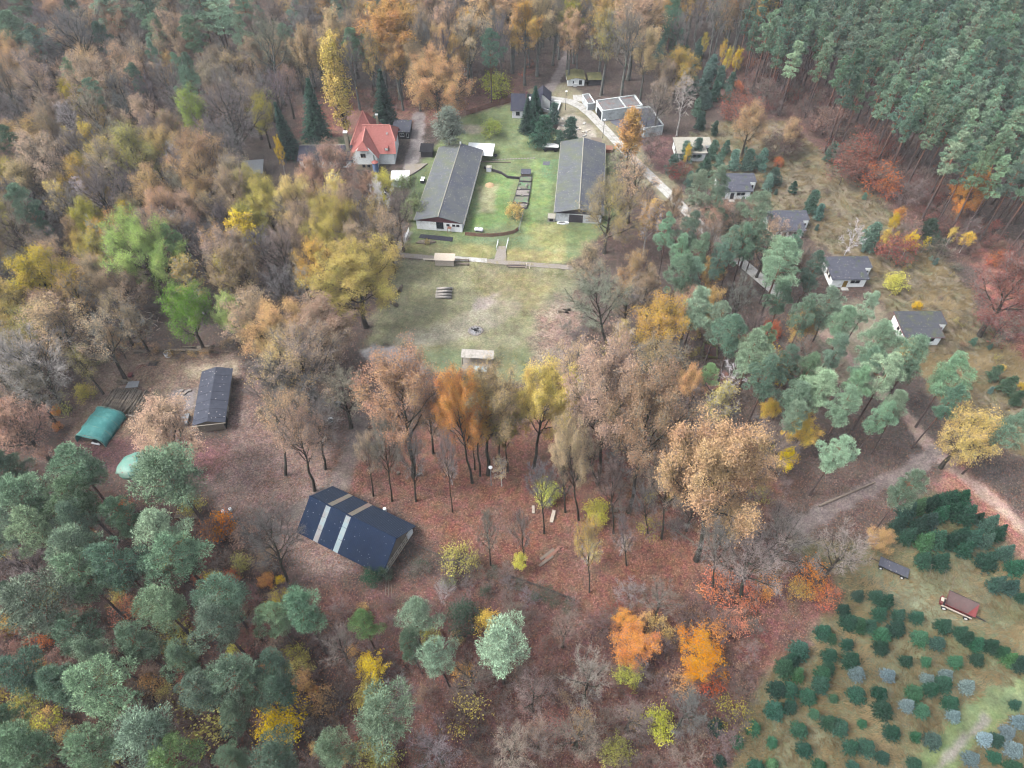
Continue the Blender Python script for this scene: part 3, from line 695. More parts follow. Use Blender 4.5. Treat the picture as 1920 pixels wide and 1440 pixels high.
slope(-WH, 0, E_, Z_, M['blue_metal'], [M['skylight_tan'] if False else M['skylight'], M['skylight'], M['skylight']], (-5.6, -1.2), M['blue_metal'])
slope(WH, 0, E_, Z_, M['slate_metal'], [M['skylight_tan']], (-5.6, -1.2), M['rib_metal'])
MB().tube([(-LH/2-.02,0,Z_+.03),(LH/2+.02,0,Z_+.03)], [.17,.17], 6).build('ridge_cap', M['blue_metal'], hl)
x = LH/2 - .55
b = MB(); b.box(-LH/2+.5, x, -WH+.7, WH-.7, -.3, 1.75); b.build('wall', M['wood'], hl)
MB().slab([(x+.02,-WH+.9,1.7),(x+.02,WH-.9,1.7),(x+.02,0,5.9)], .1).build('gable_boards', M['wood'], hl)
for y in (-3.6,-2.4,-1.2,0,1.2,2.4,3.4): MB().box(x+.03,x+.18,y-.07,y+.07,-.2,1.75).build('post', M['wood_light'], hl)
for z in (.1,1.0,1.75): MB().box(x+.04,x+.2,-WH+.9,WH-.9,z-.06,z+.06).build('rail', M['wood_light'], hl)
for y in (-1.8,-.6,.6,1.8): MB().box(x+.02,x+.06,y-.42,y+.42,1.08,1.66).build('window_pane', M['glass'], hl)
MB().box(x+.03,x+.3,-WH+.5,-WH+2.1,.2,1.9).build('white_panel', M['frame_white'], hl); MB().box(x+.03,x+.3,WH-2.4,WH-.8,.5,2.1).build('white_panel', M['frame_white'], hl)
for a, c in (((x+.06,-WH+.9,1.75),(x+.06,0,5.9)),((x+.06,WH-.9,1.75),(x+.06,0,5.9)),((x+.1,-1.5,1.75),(x+.1,-1.5,4.5)),((x+.1,1.5,1.75),(x+.1,1.5,4.5))):
    MB().beam(a, c, .14).build('rafter', M['wood'], hl)
for i in range(3):
    MB().beam((LH/2+.2+i*.7,-WH+.6-i*.3,.15),(LH/2+1.8+i*.7,-WH-2.2,.15),.1).build('plank', M['wood'], hl)
t = tag(MB().tube([(0,0,0),(0,0,.9)],[.3,.32],10).build('barrel', M['plastic_white'], None, G(722,958)+(0,)), 'white barrel behind the blue-roofed hall', 'barrel')
MB().beam(G(569,990)+(.2,), G(583,1003)+(.2,), .15).build('x', M['wood'])
bpy.data.objects.remove(bpy.data.objects['x'])

# ------------------------------------------------------------------ yard
sh = thing('yard_shed', 'long shed with dark shingled gable roof and timber walls in the yard', 'shed', (-62.5,93.4), R(8.2))
b = MB(); b.add([(-2.6,-6.9,-.3),(2.6,-6.9,-.3),(2.6,6.9,-.3),(-2.6,6.9,-.3),(-2.6,-6.9,2.6),(2.6,-6.9,2.6),(2.6,6.9,2.6),(-2.6,6.9,2.6),(0,-6.9,3.4),(0,6.9,3.4)],
      [(3,2,1,0),(0,1,5,8,4),(2,3,7,9,6),(1,2,6,5),(3,0,4,7),(5,6,9,8),(8,9,7,4)]); b.build('wall', M['wood'], sh)
sm = surf('dark_shingle', (74,78,92), (62,66,80), .9, (84,88,100), .4, (.5,.7), specks=((214,210,206),1.5,.14,.5), rough=.7)
nr_ = 13
for s in (-1, 1):
    for i in range(nr_):
        y0 = -7.4 + 14.8*i/nr_; y1 = -7.4 + 14.8*(i+1)/nr_; dz = .03*(i % 2)
        for j in range(2):
            a, c = j*1.65, (j+1)*1.65
            if s > 0: q = [(a,y0+.015,3.72-a*.3+dz),(c,y0+.015,3.72-c*.3+dz),(c,y1-.015,3.72-c*.3+dz),(a,y1-.015,3.72-a*.3+dz)]
            else: q = [(-c,y0+.015,3.72-c*.3+dz),(-a,y0+.015,3.72-a*.3+dz),(-a,y1-.015,3.72-a*.3+dz),(-c,y1-.015,3.72-c*.3+dz)]
            MB().slab(q, .07).build('roof_panel', sm, sh)
MB().box(2.6,2.68,-6.9,-4.4,-.2,2.3).build('door', M['black'], sh); MB().box(2.62,2.72,-2.8,-1.6,.4,2.2).build('door', M['wood_light'], sh)
MB().beam((-3.3,-7.45,2.62),(3.3,-7.45,2.62),.1,.16).build('fascia', M['wood_light'], sh)

# pole stack
rl_ = random.Random(3)
lx0, ly0 = -86.2, 92.2; 
LOGM = []
for i in range(3):
    b = MB(); b.tube([(0,-3.2,0),(.05,0,.03),(0,3.2,0)], [.19-.02*i,.17-.01*i,.15], 8); LOGM.append(b.mesh('log', M['bark_log'], True))
GREYLOG = MB().tube([(0,-3.2,0),(.05,0,.03),(0,3.2,0)], [.2,.19,.17], 9).mesh('log', surf('grey_weathered_log', (186,180,172), (140,132,124), 2.5, stretch=(5,.5,5), k=.8), True)
def log(label, group, loc, rot, L=1.0, th=1.0, ry=0, name='log'):
    o = obj(name, rl_.choice(LOGM), None, loc, rot); o.scale = (th, L, th); tag(o, label, 'log', group); return o
for layer in range(3):
    n = 24 - layer*5
    for i in range(n):
        log('dark weathered pole lying in the big stack beside the green tarpaulin tent', 'poles of the yard stack', (-86.4 + layer*.8 + i*.41 + rl_.uniform(-.08,.08), 94.4 - i*.05 + rl_.uniform(-.5,.5), .2 + layer*.33), R(-9 + rl_.uniform(-4,4)), rl_.uniform(.75,1.0), rl_.uniform(.9,1.3), name='pole')
for i in range(7):
    a = G(238 + rl_.uniform(-14,14), 720 + rl_.uniform(-5,4))
    log('short dark log lying loose behind the pole stack', 'loose logs behind the pole stack', a + (.18,), R(80+rl_.uniform(-30,30)), .35, 1.1)
t = tag(MB().prism([(0,0),(2.6,.3),(2.4,2.0),(.1,1.8)], .9, 1.0).build('board', M['metal'], None, G(238,733)+(0,)), 'pale grey sheet lying on the pole stack', 'sheet')
t = tag(MB().beam((0,0,.2),(4.4,-.6,.2),.25,.2).build('beam', M['wood_light'], None, G(218,777)+(0,)), 'pale timber beam in front of the pole stack', 'beam')

# tarpaulin tent over a vehicle
def tarp(name, label, loc, rot, W, L, H, mat, dome=False, seam='tarp_pale'):
    t = thing(name, label, 'tarpaulin', loc, rot)
    rg = np.random.default_rng(9); nu, nv = 17, 13; V_ = []
    for j in range(nv):
        v = j/(nv-1); y = -L/2 + L*v
        for i in range(nu):
            u = i/(nu-1); a = math.pi*(1-u)
            r = 1 - .10*math.sin(v*math.pi*3)**2*.6 + rg.normal(0, .012)
            cx = math.copysign(abs(math.cos(a))**.8, math.cos(a)); sz = abs(math.sin(a))**.72
            if dome: r *= max(.05, 1 - abs(2*v - 1)**2.6) ** .5
            V_.append((cx*W/2*r, y + .25*math.sin(u*9), max(-.05, sz*H*r*(1-.10*math.cos(v*math.pi*2)*.3)) ))
    b = MB(); F_ = [(j*nu+i, j*nu+i+1, (j+1)*nu+i+1, (j+1)*nu+i) for j in range(nv-1) for i in range(nu-1)]
    b.add(V_, [q[::-1] for q in F_]); o = b.build('cover', mat, t, smooth=True)
    md = o.modifiers.new('thick', 'SOLIDIFY'); md.thickness = .04
    for y in (-L/2+.1, -L/6, L/6, L/2-.1):
        if dome and abs(y) > L/4: continue
        f_ = 1.0 if not dome else .97
        pts = [(math.copysign(abs(math.cos(math.pi*k/12))**.8, math.cos(math.pi*k/12))*W/2*1.01*f_, y, abs(math.sin(math.pi*k/12))**.72*H*1.01*f_) for k in range(13)]
        MB().tube(pts, [.07]*13, 5).build('hoop', M[seam], t)
    return t
tarp('tarpaulin_tent', 'dark green arched tarpaulin tent with leaves on top', (-84.4,86.6), R(-12), 6.4, 7.6, 3.1, M['tarp'])
v = thing('parked_vehicle', 'dark vehicle with pale bumper parked under the green tarpaulin tent', 'vehicle', (-83.6,84.9), R(-12))
b = MB(); b.box(-.85,.85,-2.0,2.2,.35,.95); b.add([(-.8,-1.0,.95),(.8,-1.0,.95),(.8,2.0,.95),(-.8,2.0,.95),(-.65,-.4,1.5),(.65,-.4,1.5),(.65,1.7,1.5),(-.65,1.7,1.5)], [(4,5,6,7),(0,1,5,4),(1,2,6,5),(2,3,7,6),(3,0,4,7)]); b.build('body', M['black'], v)
MB().box(-.95,.95,-2.25,-2.0,.4,.65).build('bumper', M['plastic_white'], v)
MB().slab([(-.7,-.98,1.0),(.7,-.98,1.0),(.6,-.45,1.46),(-.6,-.45,1.46)], .02).build('windscreen', M['glass'], v)
for x in (-.6,.6): MB().box(x-.16,x+.16,-2.03,-1.99,.7,.88).build('headlight', M['plastic_white'], v)
for x in (-.85,.85):
    for y in (-1.3,1.4): MB().tube([(x-.1,y,.33),(x+.1,y,.33)],[.33,.33],12).build('wheel', M['tyre'], v)
tarp('tarpaulin_mound', 'pale green tarpaulin cover half hidden behind a pine', (-74.6,77.6), R(-60), 5.6, 6.4, 2.0, M['tarp_pale'], True, 'tarp')

# wood rows along the yard edge
for i in range(26):
    a = G(375 + rl_.uniform(-28,26), 657 + rl_.uniform(-6,6))
    log('dark log in the row stacked along the rear edge of the yard', 'logs along the yard edge', a + (.2 + rl_.choice((0,0,.35)),), R(88+rl_.uniform(-14,14)), rl_.uniform(.35,.6), rl_.uniform(.9,1.3))
t = thing('field_wall', 'low dark weathered wall along the rear edge of the yard', 'wall', (0,0)); P = [G(252,662), G(300,658), G(350,660)]
for a, c in zip(P, P[1:]): MB().beam(a+(.3,), c+(.3,), .5, .8).build('wall', M['bark_log'], t)
bag = thing('bulk_bag', 'white open-topped bulk bag at the edge of the yard', 'bag', G(316,667)+(0,))
b = MB(); b.tube([(0,0,-.05),(0,0,.6),(0,0,1.15)],[.72,.8,.78],10,False); b.f.append(tuple(range(9,-1,-1))); b.build('body', M['plastic_white'], bag)
MB().tube([(0,0,.85),(0,0,.9)],[.74,.74],10).build('contents', M['ash'], bag)
for k in range(4):
    c_, s_ = math.cos(k*1.571+.78)*.75, math.sin(k*1.571+.78)*.75
    MB().tube([(c_*.95,s_*.95,1.1),(c_*1.15,s_*1.15,1.45),(c_*.75,s_*.75,1.5)],[.03,.03,.03],4).build('strap', M['plastic_white'], bag)
mc = thing('red_machine', 'small red motor implement with two dark bars in the yard', 'machine', G(246,706)+(0,))
MB().box(-.4,.4,-.5,.5,.2,.8).build('body', M['rust_red'], mc)
for x in (-.25,.25): MB().beam((x,.4,.5),(x+1.3,3.2,.3),.09).build('bar', M['rust_red'], mc)
for x in (-.45,.45): MB().tube([(x-.06,0,.22),(x+.06,0,.22)],[.22,.22],10).build('wheel', M['tyre'], mc)
mc = thing('harrow', 'small dark iron implement lying on the yard gravel', 'implement', G(287,684)+(0,))
for k in range(3): MB().beam((-1,.3*k-.3,.2),(1,.3*k-.2,.2),.1).build('bar', M['dark_metal'], mc)
for k in range(2): MB().beam((-.7+1.4*k,-.6,.25),(-.7+1.4*k,.7,.25),.1).build('bar', M['dark_metal'], mc)
for i, (a, b_) in enumerate(((341,733),(349,736),(356,733),(345,739))):
    o = MB(); o.prism([(math.cos(k*1.05)*rl_.uniform(.35,.6), math.sin(k*1.05)*rl_.uniform(.25,.45)) for k in range(6)], -.1, .3); tag(o.build('stone', M['stone'], None, G(a,b_)+(0,)), 'pale stone lying in the yard beside the dark shed', 'stone', 'stones in the yard')
t = thing('pallet_stack', 'pale crate half hidden under the low pinkish oak', 'crate', G(347,790)+(0,), R(5))
for k in range(4): MB().box(-.9,.9,-1.4,1.4,.0+k*.22,.16+k*.22).build('layer', M['metal'], t)

# ------------------------------------------------------------------ meadow furniture
st = thing('market_stall', 'timber stall with pale sheet roof on the meadow', 'stall', (-16.9,138.6), R(-3))
MB().slab([(-2.6,-1.2,2.2),(2.6,-1.2,2.2),(2.6,1.2,2.55),(-2.6,1.2,2.55)], .08).build('roof', M['wood_light'], st)
for x in (-2.3,2.3):
    for y in (-.9,.9): MB().box(x-.06,x+.06,y-.06,y+.06,-.2,2.15).build('post', M['wood'], st)
for k in range(5): MB().box(-2.35,2.35,-1.02,-.96,.3+k*.34,.55+k*.34).build('board', M['wood_light'], st)
for k in range(3): MB().box(-2.3,2.3,.3+k*.25,.5+k*.25,.75,.8).build('shelf_board', M['wood'], st)
def bench(label, loc, rot, L=2.2, mat='wood', backrest=False, legs=2, slats=4):
    t = thing('bench', label, 'bench', loc, rot)
    for k in range(slats): MB().box(-L/2,L/2,-.22+k*.13,-.12+k*.13,.43,.48).build('slat', M[mat], t)
    for x in (-L/2+.25, L/2-.25): MB().box(x-.07,x+.07,-.2,.28,-.1,.43).build('leg', M[mat], t)
    if backrest:
        for k in range(3): MB().box(-L/2,L/2,.36,.40,.6+k*.16,.72+k*.16).build('back_slat', M[mat], t)
    return t
bench('pale board bench left of the timber stall', G(806,489)+(0,), R(-3), 3.4, 'wood_light')
bench('grey board bench right of the timber stall', G(864,489)+(0,), R(-5), 4.4, 'wood'); bench('low grey bench in front of the grey board bench', G(868,497)+(0,), R(-4), 3.4, 'wood')
bench('white slatted bench in the red leaf litter', G(1037,970)+(0,), R(76), 2.6, 'wood_light', False, 2, 5)
bench('short white slatted bench beside the lemon yellow bush', G(1000,957)+(0,), R(90), 1.6, 'wood_light')
bench('pale slatted bench under the trees beside the track', G(607,829)+(0,), R(68), 2.4, 'wood_light', False, 2, 5)
for k, (dx, dy, dz) in enumerate(((0,0,.2),(0,.55,.2),(0,1.1,.2),(.05,1.65,.2),(0,.27,.55),(0,.85,.55))):
    a = G(832,556); o = log('thick grey log in the stack standing alone on the meadow', 'logs stacked on the meadow', (a[0]+dx, a[1]+dy*1.9-.6, dz+.1), R(88+k*1.5), .6, 1.6); o.data = GREYLOG
for k in range(2):
    a = G(824+k*16,560); 
t = thing('board_pile', 'stack of dark old boards beside the brick path', 'boards', G(968,499)+(0,), R(-3))
for k in range(7): MB().box(-1.9+rl_.uniform(-.6,.3),2.0+rl_.uniform(-.3,.8),-.6+.28*(k % 4)+rl_.uniform(-.1,.1),-.35+.28*(k % 4),.05+.16*(k//4),.2+.16*(k//4)).build('board', M['wood_dark' if k % 2 else 'wood'], t)
for k, a in enumerate(((986,500),(993,501))):
    tag(MB().beam((0,-.9,.25),(.15,1.0,.35),.14).build('post', M['wood_light'], None, G(*a)+(0,)), 'pale squared post lying beside the old boards', 'post', 'pale posts beside the boards')
# fire pit
fp = thing('fire_pit', 'ring of stones round a heap of pale ash on the meadow', 'fire pit', G(892,620)+(0,))
b = MB(); b.tube([(0,0,-.1),(0,0,.1),(0,0,.14)],[1.7,1.45,.7],18); b.build('ash_bed', M['ash'], fp, smooth=False)
for k in range(15):
    a = 2*math.pi*k/15; r_ = rl_.uniform(.22,.36)
    o = MB(); o.tube([(0,0,-.12),(0,0,.1),(0,0,.24)],[r_,r_*1.05,r_*.5],6); o.build('stone', M['stone'], fp, (math.cos(a)*1.6, math.sin(a)*1.35, 0), a)
for k in range(5): MB().beam((rl_.uniform(-.9,.9),rl_.uniform(-.3,.6),.22),(rl_.uniform(-.9,.9),rl_.uniform(-.3,.8),.28),.14).build('charred_log', M['black'], fp)
# table tennis shelter
ps = thing('table_shelter', 'open-fronted shelter with weathered board roof on the meadow', 'shelter', (-7.6,105.3), R(-4))
for k in range(9): MB().slab([(-3.6+k*.8,-1.0,2.5),(-2.82+k*.8,-1.0,2.5),(-2.82+k*.8,1.3,2.75),(-3.6+k*.8,1.3,2.75)], .06).build('roof_board', M['wood_pale_grey'], ps)
for x in (-3.3,3.3):
    for y in (-.8,1.1,-4.0): MB().box(x-.08,x+.08,y-.08,y+.08,-.2,2.3 if y > -2 else 2.0).build('post', M['wood'], ps)
for x in (-3.3,3.3): MB().beam((x,-4.1,2.05),(x,-.9,2.4),.12,.16).build('side_beam', M['wood'], ps)
MB().box(-3.3,3.3,1.2,1.28,.1,2.2).build('rear_wall', M['wood_dark'], ps)
MB().box(-3.4,3.4,-4.2,1.3,-.1,.05).build('floor', M['brick_path'], ps)
tt = thing('table_tennis_table', 'pale blue table tennis table under the shelter', 'table', (-6.9,102.7,0.05), R(-4))
for x in (-.7,.7): MB().box(x-.68,x+.68,-.76,.76,.72,.77).build('table_top', M['blue_top'], tt)
for x in (-1.1,1.1):
    for y in (-.55,.55): MB().box(x-.04,x+.04,y-.04,y+.04,0,.72).build('leg', M['dark_metal'], tt)
MB().box(-.02,.02,-.85,.85,.775,.92).build('net', M['dark_metal'], tt)
# sawn trunk pieces under the yellow oak
for k, (a, c, rot, L_, th) in enumerate(((740,553,20,.22,2.6),(748,546,60,.2,2.4),(752,540,-20,.2,2.2),(728,563,75,.25,2.4),(737,571,55,.42,2.8),(712,560,0,.22,2.4),(710,545,40,.2,2.2))):
    log(['round of sawn trunk under the large yellow oak','long sawn trunk piece at the meadow corner under the large yellow oak'][k == 4], 'sawn trunks under the yellow oak' if k != 4 else None, G(a,c)+(.4,), R(rot), L_, th)
# poles and posts at the lower right of the meadow
for i in range(13):
    a = G(1068 + i*2.2 + rl_.uniform(-1,1), 715 + rl_.uniform(-3,3) + i*.4)
    o = tag(MB().tube([(0,-2.2,.1),(0,2.2,.1)],[.1,.08],6).build('pole', M['pale_pole'], None, a + (.05*(i % 3),), R(3+rl_.uniform(-5,5))), 'pale peeled pole in the heap at the lower right of the meadow', 'pole', 'peeled poles by the meadow')
for a in ((1071,653),(1086,655)):
    tag(MB().box(-.1,.1,-.1,.1,-.2,2.2).build('post', M['wood_light'], None, G(*a)+(0,)), 'upright pale post at the right edge of the meadow', 'post', 'upright posts right of the meadow')
for k, (a, c) in enumerate(((1058,586),(1062,582),(1053,584))):
    log('dark rotten trunk piece at the right edge of the meadow', 'rotten trunks right of the meadow', G(a,c)+(.3,), R(70+20*k), .3, 1.6)
for k, (a, c, r_) in enumerate(((1030,1045,50),(1024,1052,52),(1036,1038,48),(1026,1040,51))):
    tag(MB().box(-.25,.25,-1.6,1.6,0,.15).build('plank', M['wood' if k % 2 else 'wood_red'], None, G(a,c)+(.03*k,), R(-r_)), 'weathered plank lying in the leaves above the picket fence', 'plank', 'planks in the leaf litter')
# terrace path, ramp and rails
for nm, pts, mt in (('brick_path', [(750,474),(820,480),(818,488),(746,482)], 'brick_path'), ('brick_path', [(905,485),(1075,498),(1075,506),(905,493)], 'brick_path')):
    flat_patch(nm, '', pts, M[mt], .05)
sl = tag(obj('paved_walk', None), kind='structure')
for i in range(6):
    x0 = 854 + i*10.2 - 2; P = [G(x0, 480.5+i*.75), G(x0+9.9, 481.2+i*.75), G(x0+9.7, 489+i*.75), G(x0-.2, 488.4+i*.75)][::-1]
    MB().prism(P, -.1, .06 + .006*(i % 2)).build('slab', M['concrete'], sl)
rp = thing('ramp', 'grey brick ramp with two white handrails between the terrace lawns', 'ramp', (0,0))
P = [G(926,489), G(950,490), G(948,464), G(934,464)]; P = P[::1]
MB().add([P[0]+(.0,),P[1]+(.0,),P[2]+(.35,),P[3]+(.35,),P[0]+(.08,),P[1]+(.08,),P[2]+(.45,),P[3]+(.45,)], [(4,5,6,7),(0,1,5,4),(1,2,6,5),(2,3,7,6),(3,0,4,7)]).build('slab', M['brick_path'], rp)
for a, c in ((G(931,469),G(934,455)),(G(949,470),G(953,452))):
    MB().tube([a+(0,),a+(1.0,),c+(1.1,),c+(.0,)],[.06]*4,6).build('handrail', M['plastic_white'], rp)
    MB().tube([a+(.5,),c+(.6,)],[.04]*2,5).build('rail', M['plastic_white'], rp)
gt = thing('gate_frame', 'leaning white gate frame at the head of the footpath', 'gate', (0,0)); a, c = G(760,450), G(767,433)
for z in (.2,.6,1.0): MB().beam(a+(z,), c+(z,), .1).build('rail', M['frame_white'], gt)
for p in (a, c): MB().beam(p+(-.1,), p+(1.15,), .1).build('post', M['frame_white'], gt)
fb = thing('flower_bed', 'oval bed edged with a log and a yellow conifer', 'flower bed', G(799,455)+(0,))
MB().tube([(-2.6,-.2,.15),(0,-.6,.15),(2.6,.2,.2)],[.2,.22,.18],7).build('edge_log', M['wood'], fb); MB().prism([(math.cos(k*.52)*2.4, math.sin(k*.52)*.9+.3) for k in range(12)], -.1, .1).build('soil', M['bark_log'], fb)

# fences
def plank_fence(name, label, pts, h, mat, spacing=.3, wd=.22, rails=True, jitter=.08, cat='fence'):
    t = thing(name, label, cat, (0,0)); P = [Vector(p) for p in pts]; seg = [(b_-a).length for a, b_ in zip(P, P[1:])]; tot = sum(seg); n = int(tot/spacing)
    me = MB().box(-wd/2,wd/2,-.02,.02,-.1,h).mesh('plank', mat)
    for i in range(n):
        d = tot*(i+.5)/n; k = 0
        while d > seg[k] and k < len(seg)-1: d -= seg[k]; k += 1
        p = P[k] + (P[k+1]-P[k])*(d/seg[k]); dr = P[k+1]-P[k]
        o = obj('plank', me, t, (p.x, p.y, 0), math.atan2(dr.y, dr.x)); o.scale = (1,1,1+rl_.uniform(-jitter,jitter)); o.rotation_euler.y = rl_.gauss(0,.03)
    if rails:
        for a, b_ in zip(P, P[1:]):
            for z in (.3*h, .8*h): MB().beam((a.x,a.y,z),(b_.x,b_.y,z),.05,.08).build('rail', M['wood'], t)
    return t
plank_fence('plank_fence', 'curved reddish plank fence closing the garden between the barns', [G(872,441),G(900,443.5),G(925,443.5),G(948,441),G(964,437),G(972,431)], 1.05, M['wood_red'], .3, .27)
plank_fence('board_fence', 'long reddish board fence behind the lawn', [G(873,216),G(905,206),G(935,197),G(960,191)], 1.6, M['wood_red'], .55, .5)
plank_fence('picket_fence', 'low dark picket fence crossing the red leaf litter', [G(938,1082),G(965,1085),G(1000,1097),G(1040,1112),G(1078,1128)], .9, M['wood_dark'], .28, .17)
plank_fence('slat_fence', 'low dark fence behind the scrub right of the blue hall', [G(785,1025),G(840,1050),G(885,1066)], .8, M['wood_dark'], .4, .17)
mf = thing('mesh_fence', 'thin grey metal mesh fence at the end of the curved plank fence', 'fence', (0,0)); P = [G(972,432), G(978,415), G(981,400)]
for a, c in zip(P, P[1:]):
    for z in (.1,.5,1.0): MB().beam(a+(z,), c+(z,), .05).build('rail', M['metal'], mf)
for p in P: MB().beam(p+(-.1,), p+(1.1,), .07).build('post', M['metal'], mf)
wf_ = thing('low_wall', 'dark low timber edging running to the raised beds', 'edging', (0,0)); P = [G(908,316), G(940,326), G(952,334), G(974,336)]
for a, c in zip(P, P[1:]): MB().beam(a+(.35,), c+(.35,), .25, .8).build('board', M['wood_dark'], wf_)
pl = tag(MB().tube([G(900,304)+(.3,), G(958,306)+(.3,)],[.16,.13],7).build('trunk_pole', M['wood'], None), 'long grey pole lying beside the barn with the brown gable', 'pole')
sl = tag(obj('stepping_stones', None), kind='structure')
for i in range(15):
    P = G(925 + i*5.4, 299.5 - i*.22); MB().box(-.3,.3,-.25,.25,-.1,.05).build('stone', M['stone'], sl, P+(0,), rl_.uniform(-.2,.2))
# raised beds and garden clutter
rb = thing('raised_beds', 'row of raised vegetable beds with stone edging between the barns', 'garden bed', (0,0))
for q, mt in (([(975,333),(997,333),(996,342),(974,341)],'garden'),([(973,343),(996,344),(994,357),(970,356)],'garden'),([(968,358),(994,358),(992,369),(967,368)],'stone'),([(966,370),(992,370),(989,382),(962,381)],'garden'),([(970,383),(990,384),(987,392),(976,391)],'stone')):
    P = [G(*a) for a in q][::-1]; MB().prism(P, -.1, .35).build('bed', M[mt], rb)
    for a, c in zip(P, P[1:]+P[:1]): MB().beam(a+(.2,), c+(.2,), .18, .5).build('edging', M['wood_dark'], rb)
hs_ = small_hut('hen_house', 'small grey hutch at the head of the raised beds', 'hutch', G(986,328)+(0,), R(-5), 2.6, 1.8, .9, M['felt'], M['wood'], 1.2, .15)
for k in range(12):
    a = G(968+rl_.uniform(2,22), 345+rl_.uniform(0,45)); o = MB(); o.tube([(0,0,.2),(0,0,.5),(0,0,.75)],[.2,.45,.15],7)
    tag(o.build('cabbage', M['garden'] if k % 3 else M['stone'], None, a+(.1,)), 'leafy clump growing in the raised vegetable beds', 'plant', 'plants of the raised beds')
tk = thing('gas_tank', 'white cylindrical gas tank on the lawn behind the curved plank fence', 'tank', G(898,434)+(0,), R(-8))
MB().tube([(-1.15,0,.7),(-1.0,0,.7),(1.0,0,.7),(1.15,0,.7)],[.32,.52,.52,.32],14).build('body', M['plastic_white'], tk, smooth=False)
for x in (-.7,.7): MB().box(x-.1,x+.1,-.35,.35,-.1,.3).build('foot', M['metal'], tk)
MB().tube([(0,0,1.2),(0,0,1.4)],[.16,.16],8).build('valve_cover', M['metal'], tk)
for a, lab in (((917,320),'white box at the side of the barn with the brown gable'),):
    t = thing('utility_box', lab, 'box', G(*a)+(0,), R(-7)); MB().box(-.7,.7,-.6,.6,-.1,1.3).build('body', M['plastic_white'], t); MB().box(-.75,.75,-.65,.65,1.3,1.36).build('lid', M['ridge'], t)
hp = MB(); hp.tube([(0,0,-.1),(0,0,.25),(0,0,.5)],[1.5,1.0,.3],9); tag(hp.build('sand_heap', surf('sand', (206,178,140),(190,160,124),3.0), None, G(918,347)+(0,)), 'small heap of pale sand on the lawn beside the barn', 'heap')
ty = MB(); ty.tube([(0,0,0),(0,0,.3)],[.55,.55],12); tag(ty.build('tyre', M['tyre'], None, G(929,292)+(0,)), 'dark tyre lying on the lawn behind the first barn', 'tyre')
t = thing('dung_wagon', 'parked dark wagon under the conifers beside the second barn', 'wagon', G(1032,281)+(0,), R(-4)); MB().box(-2.2,2.2,-1.0,1.0,.5,1.3).build('body', M['black'], t); MB().box(-2.4,2.4,-1.1,1.1,1.5,1.58).build('cover', M['frame_white'], t)
for x in (-1.5,1.5):
    for y in (-1.05,1.05): MB().tube([(x,y-.1,.45),(x,y+.1,.45)],[.45,.45],12).build('wheel', M['tyre'], t)
for x in (-2,2): MB().box(x-.05,x+.05,-.05,.05,1.3,1.5).build('post', M['metal'], t)
t = thing('rusty_box', 'rust-orange crate beside the second barn', 'crate', G(1142,283)+(0,), R(-6)); MB().box(-.9,.9,-1.2,1.2,-.1,1.0).build('body', M['orange_brown'], t); MB().box(-1.0,1.0,-1.3,1.3,1.0,1.08).build('lid', M['wood_red'], t)
t = thing('stone_box', 'small pale stone block before the second barn', 'block', G(1034,411)+(0,), R(-6)); MB().box(-1.0,1.0,-1.1,1.1,-.1,1.1).build('body', M['ridge'], t); MB().box(-.5,.5,-1.16,-1.09,.2,.9).build('opening', M['black'], t)
for k in range(4):
    o = MB(); o.prism([(math.cos(j*1.05)*rl_.uniform(.5,.9), math.sin(j*1.05)*rl_.uniform(.3,.5)) for j in range(6)], -.1, .35)
    tag(o.build('rubble_piece', M['white_sheet'], None, G(1048+k*4.4, 419+rl_.uniform(-1,1))+(0,)), 'white sheet scrap piled at the gable of the second barn', 'scrap', 'white scraps at the second barn')
for k in range(26):
    o = MB(); o.mbox(Matrix.Translation((0,0,.12)) @ Matrix.Rotation(rl_.uniform(-.2,.2),4,'X'), rl_.uniform(.6,2.2), rl_.uniform(.4,.9), .22)
    a = G(1062+rl_.uniform(-18,40), 248+rl_.uniform(-26,22)); 
    if px_of(a[0],a[1],0)[0] > 1095 + (px_of(a[0],a[1],0)[1]-225)*.7: continue
    tag(o.build('rubble_block', M['concrete'] if k % 3 else M['wood_light'], None, a+(0,), rl_.uniform(0,3.1)), 'broken concrete piece in the rubble beside the slab road', 'rubble', 'rubble beside the slab road')

# ------------------------------------------------------------------ slab road
rd_ = tag(obj('concrete_road', None), kind='structure')
RP = [Vector(G(*q)) for q in ((1012,182),(1040,186),(1068,190),(1090,200),(1110,217),(1130,238),(1160,270),(1182,294),(1205,316),(1235,345),(1275,384),(1330,440),(1400,500),(1470,560))]
d0 = 0.0; SEG = [(b_-a).length for a, b_ in zip(RP, RP[1:])]; tot = sum(SEG)
def along(d):
    k = 0
    while k < len(SEG)-1 and d > SEG[k]: d -= SEG[k]; k += 1
    return RP[k] + (RP[k+1]-RP[k])*(d/SEG[k]), (RP[k+1]-RP[k]).normalized()
n = int(tot/2.05)
for i in range(n):
    a, da = along(tot*i/n + .03); b_, db = along(tot*(i+1)/n - .03)
    na = Vector((-da.y, da.x)); nb_ = Vector((-db.y, db.x))
    for s0, s1 in ((-1.55,-.03),(.03,1.55)):
        q = [a+na*s0, b_+nb_*s0, b_+nb_*s1, a+na*s1]
        z = .05 + rl_.uniform(-.012,.012)
        MB().prism([(p.x,p.y) for p in q][::-1], -.1, z).build('slab', M['concrete'], rd_)
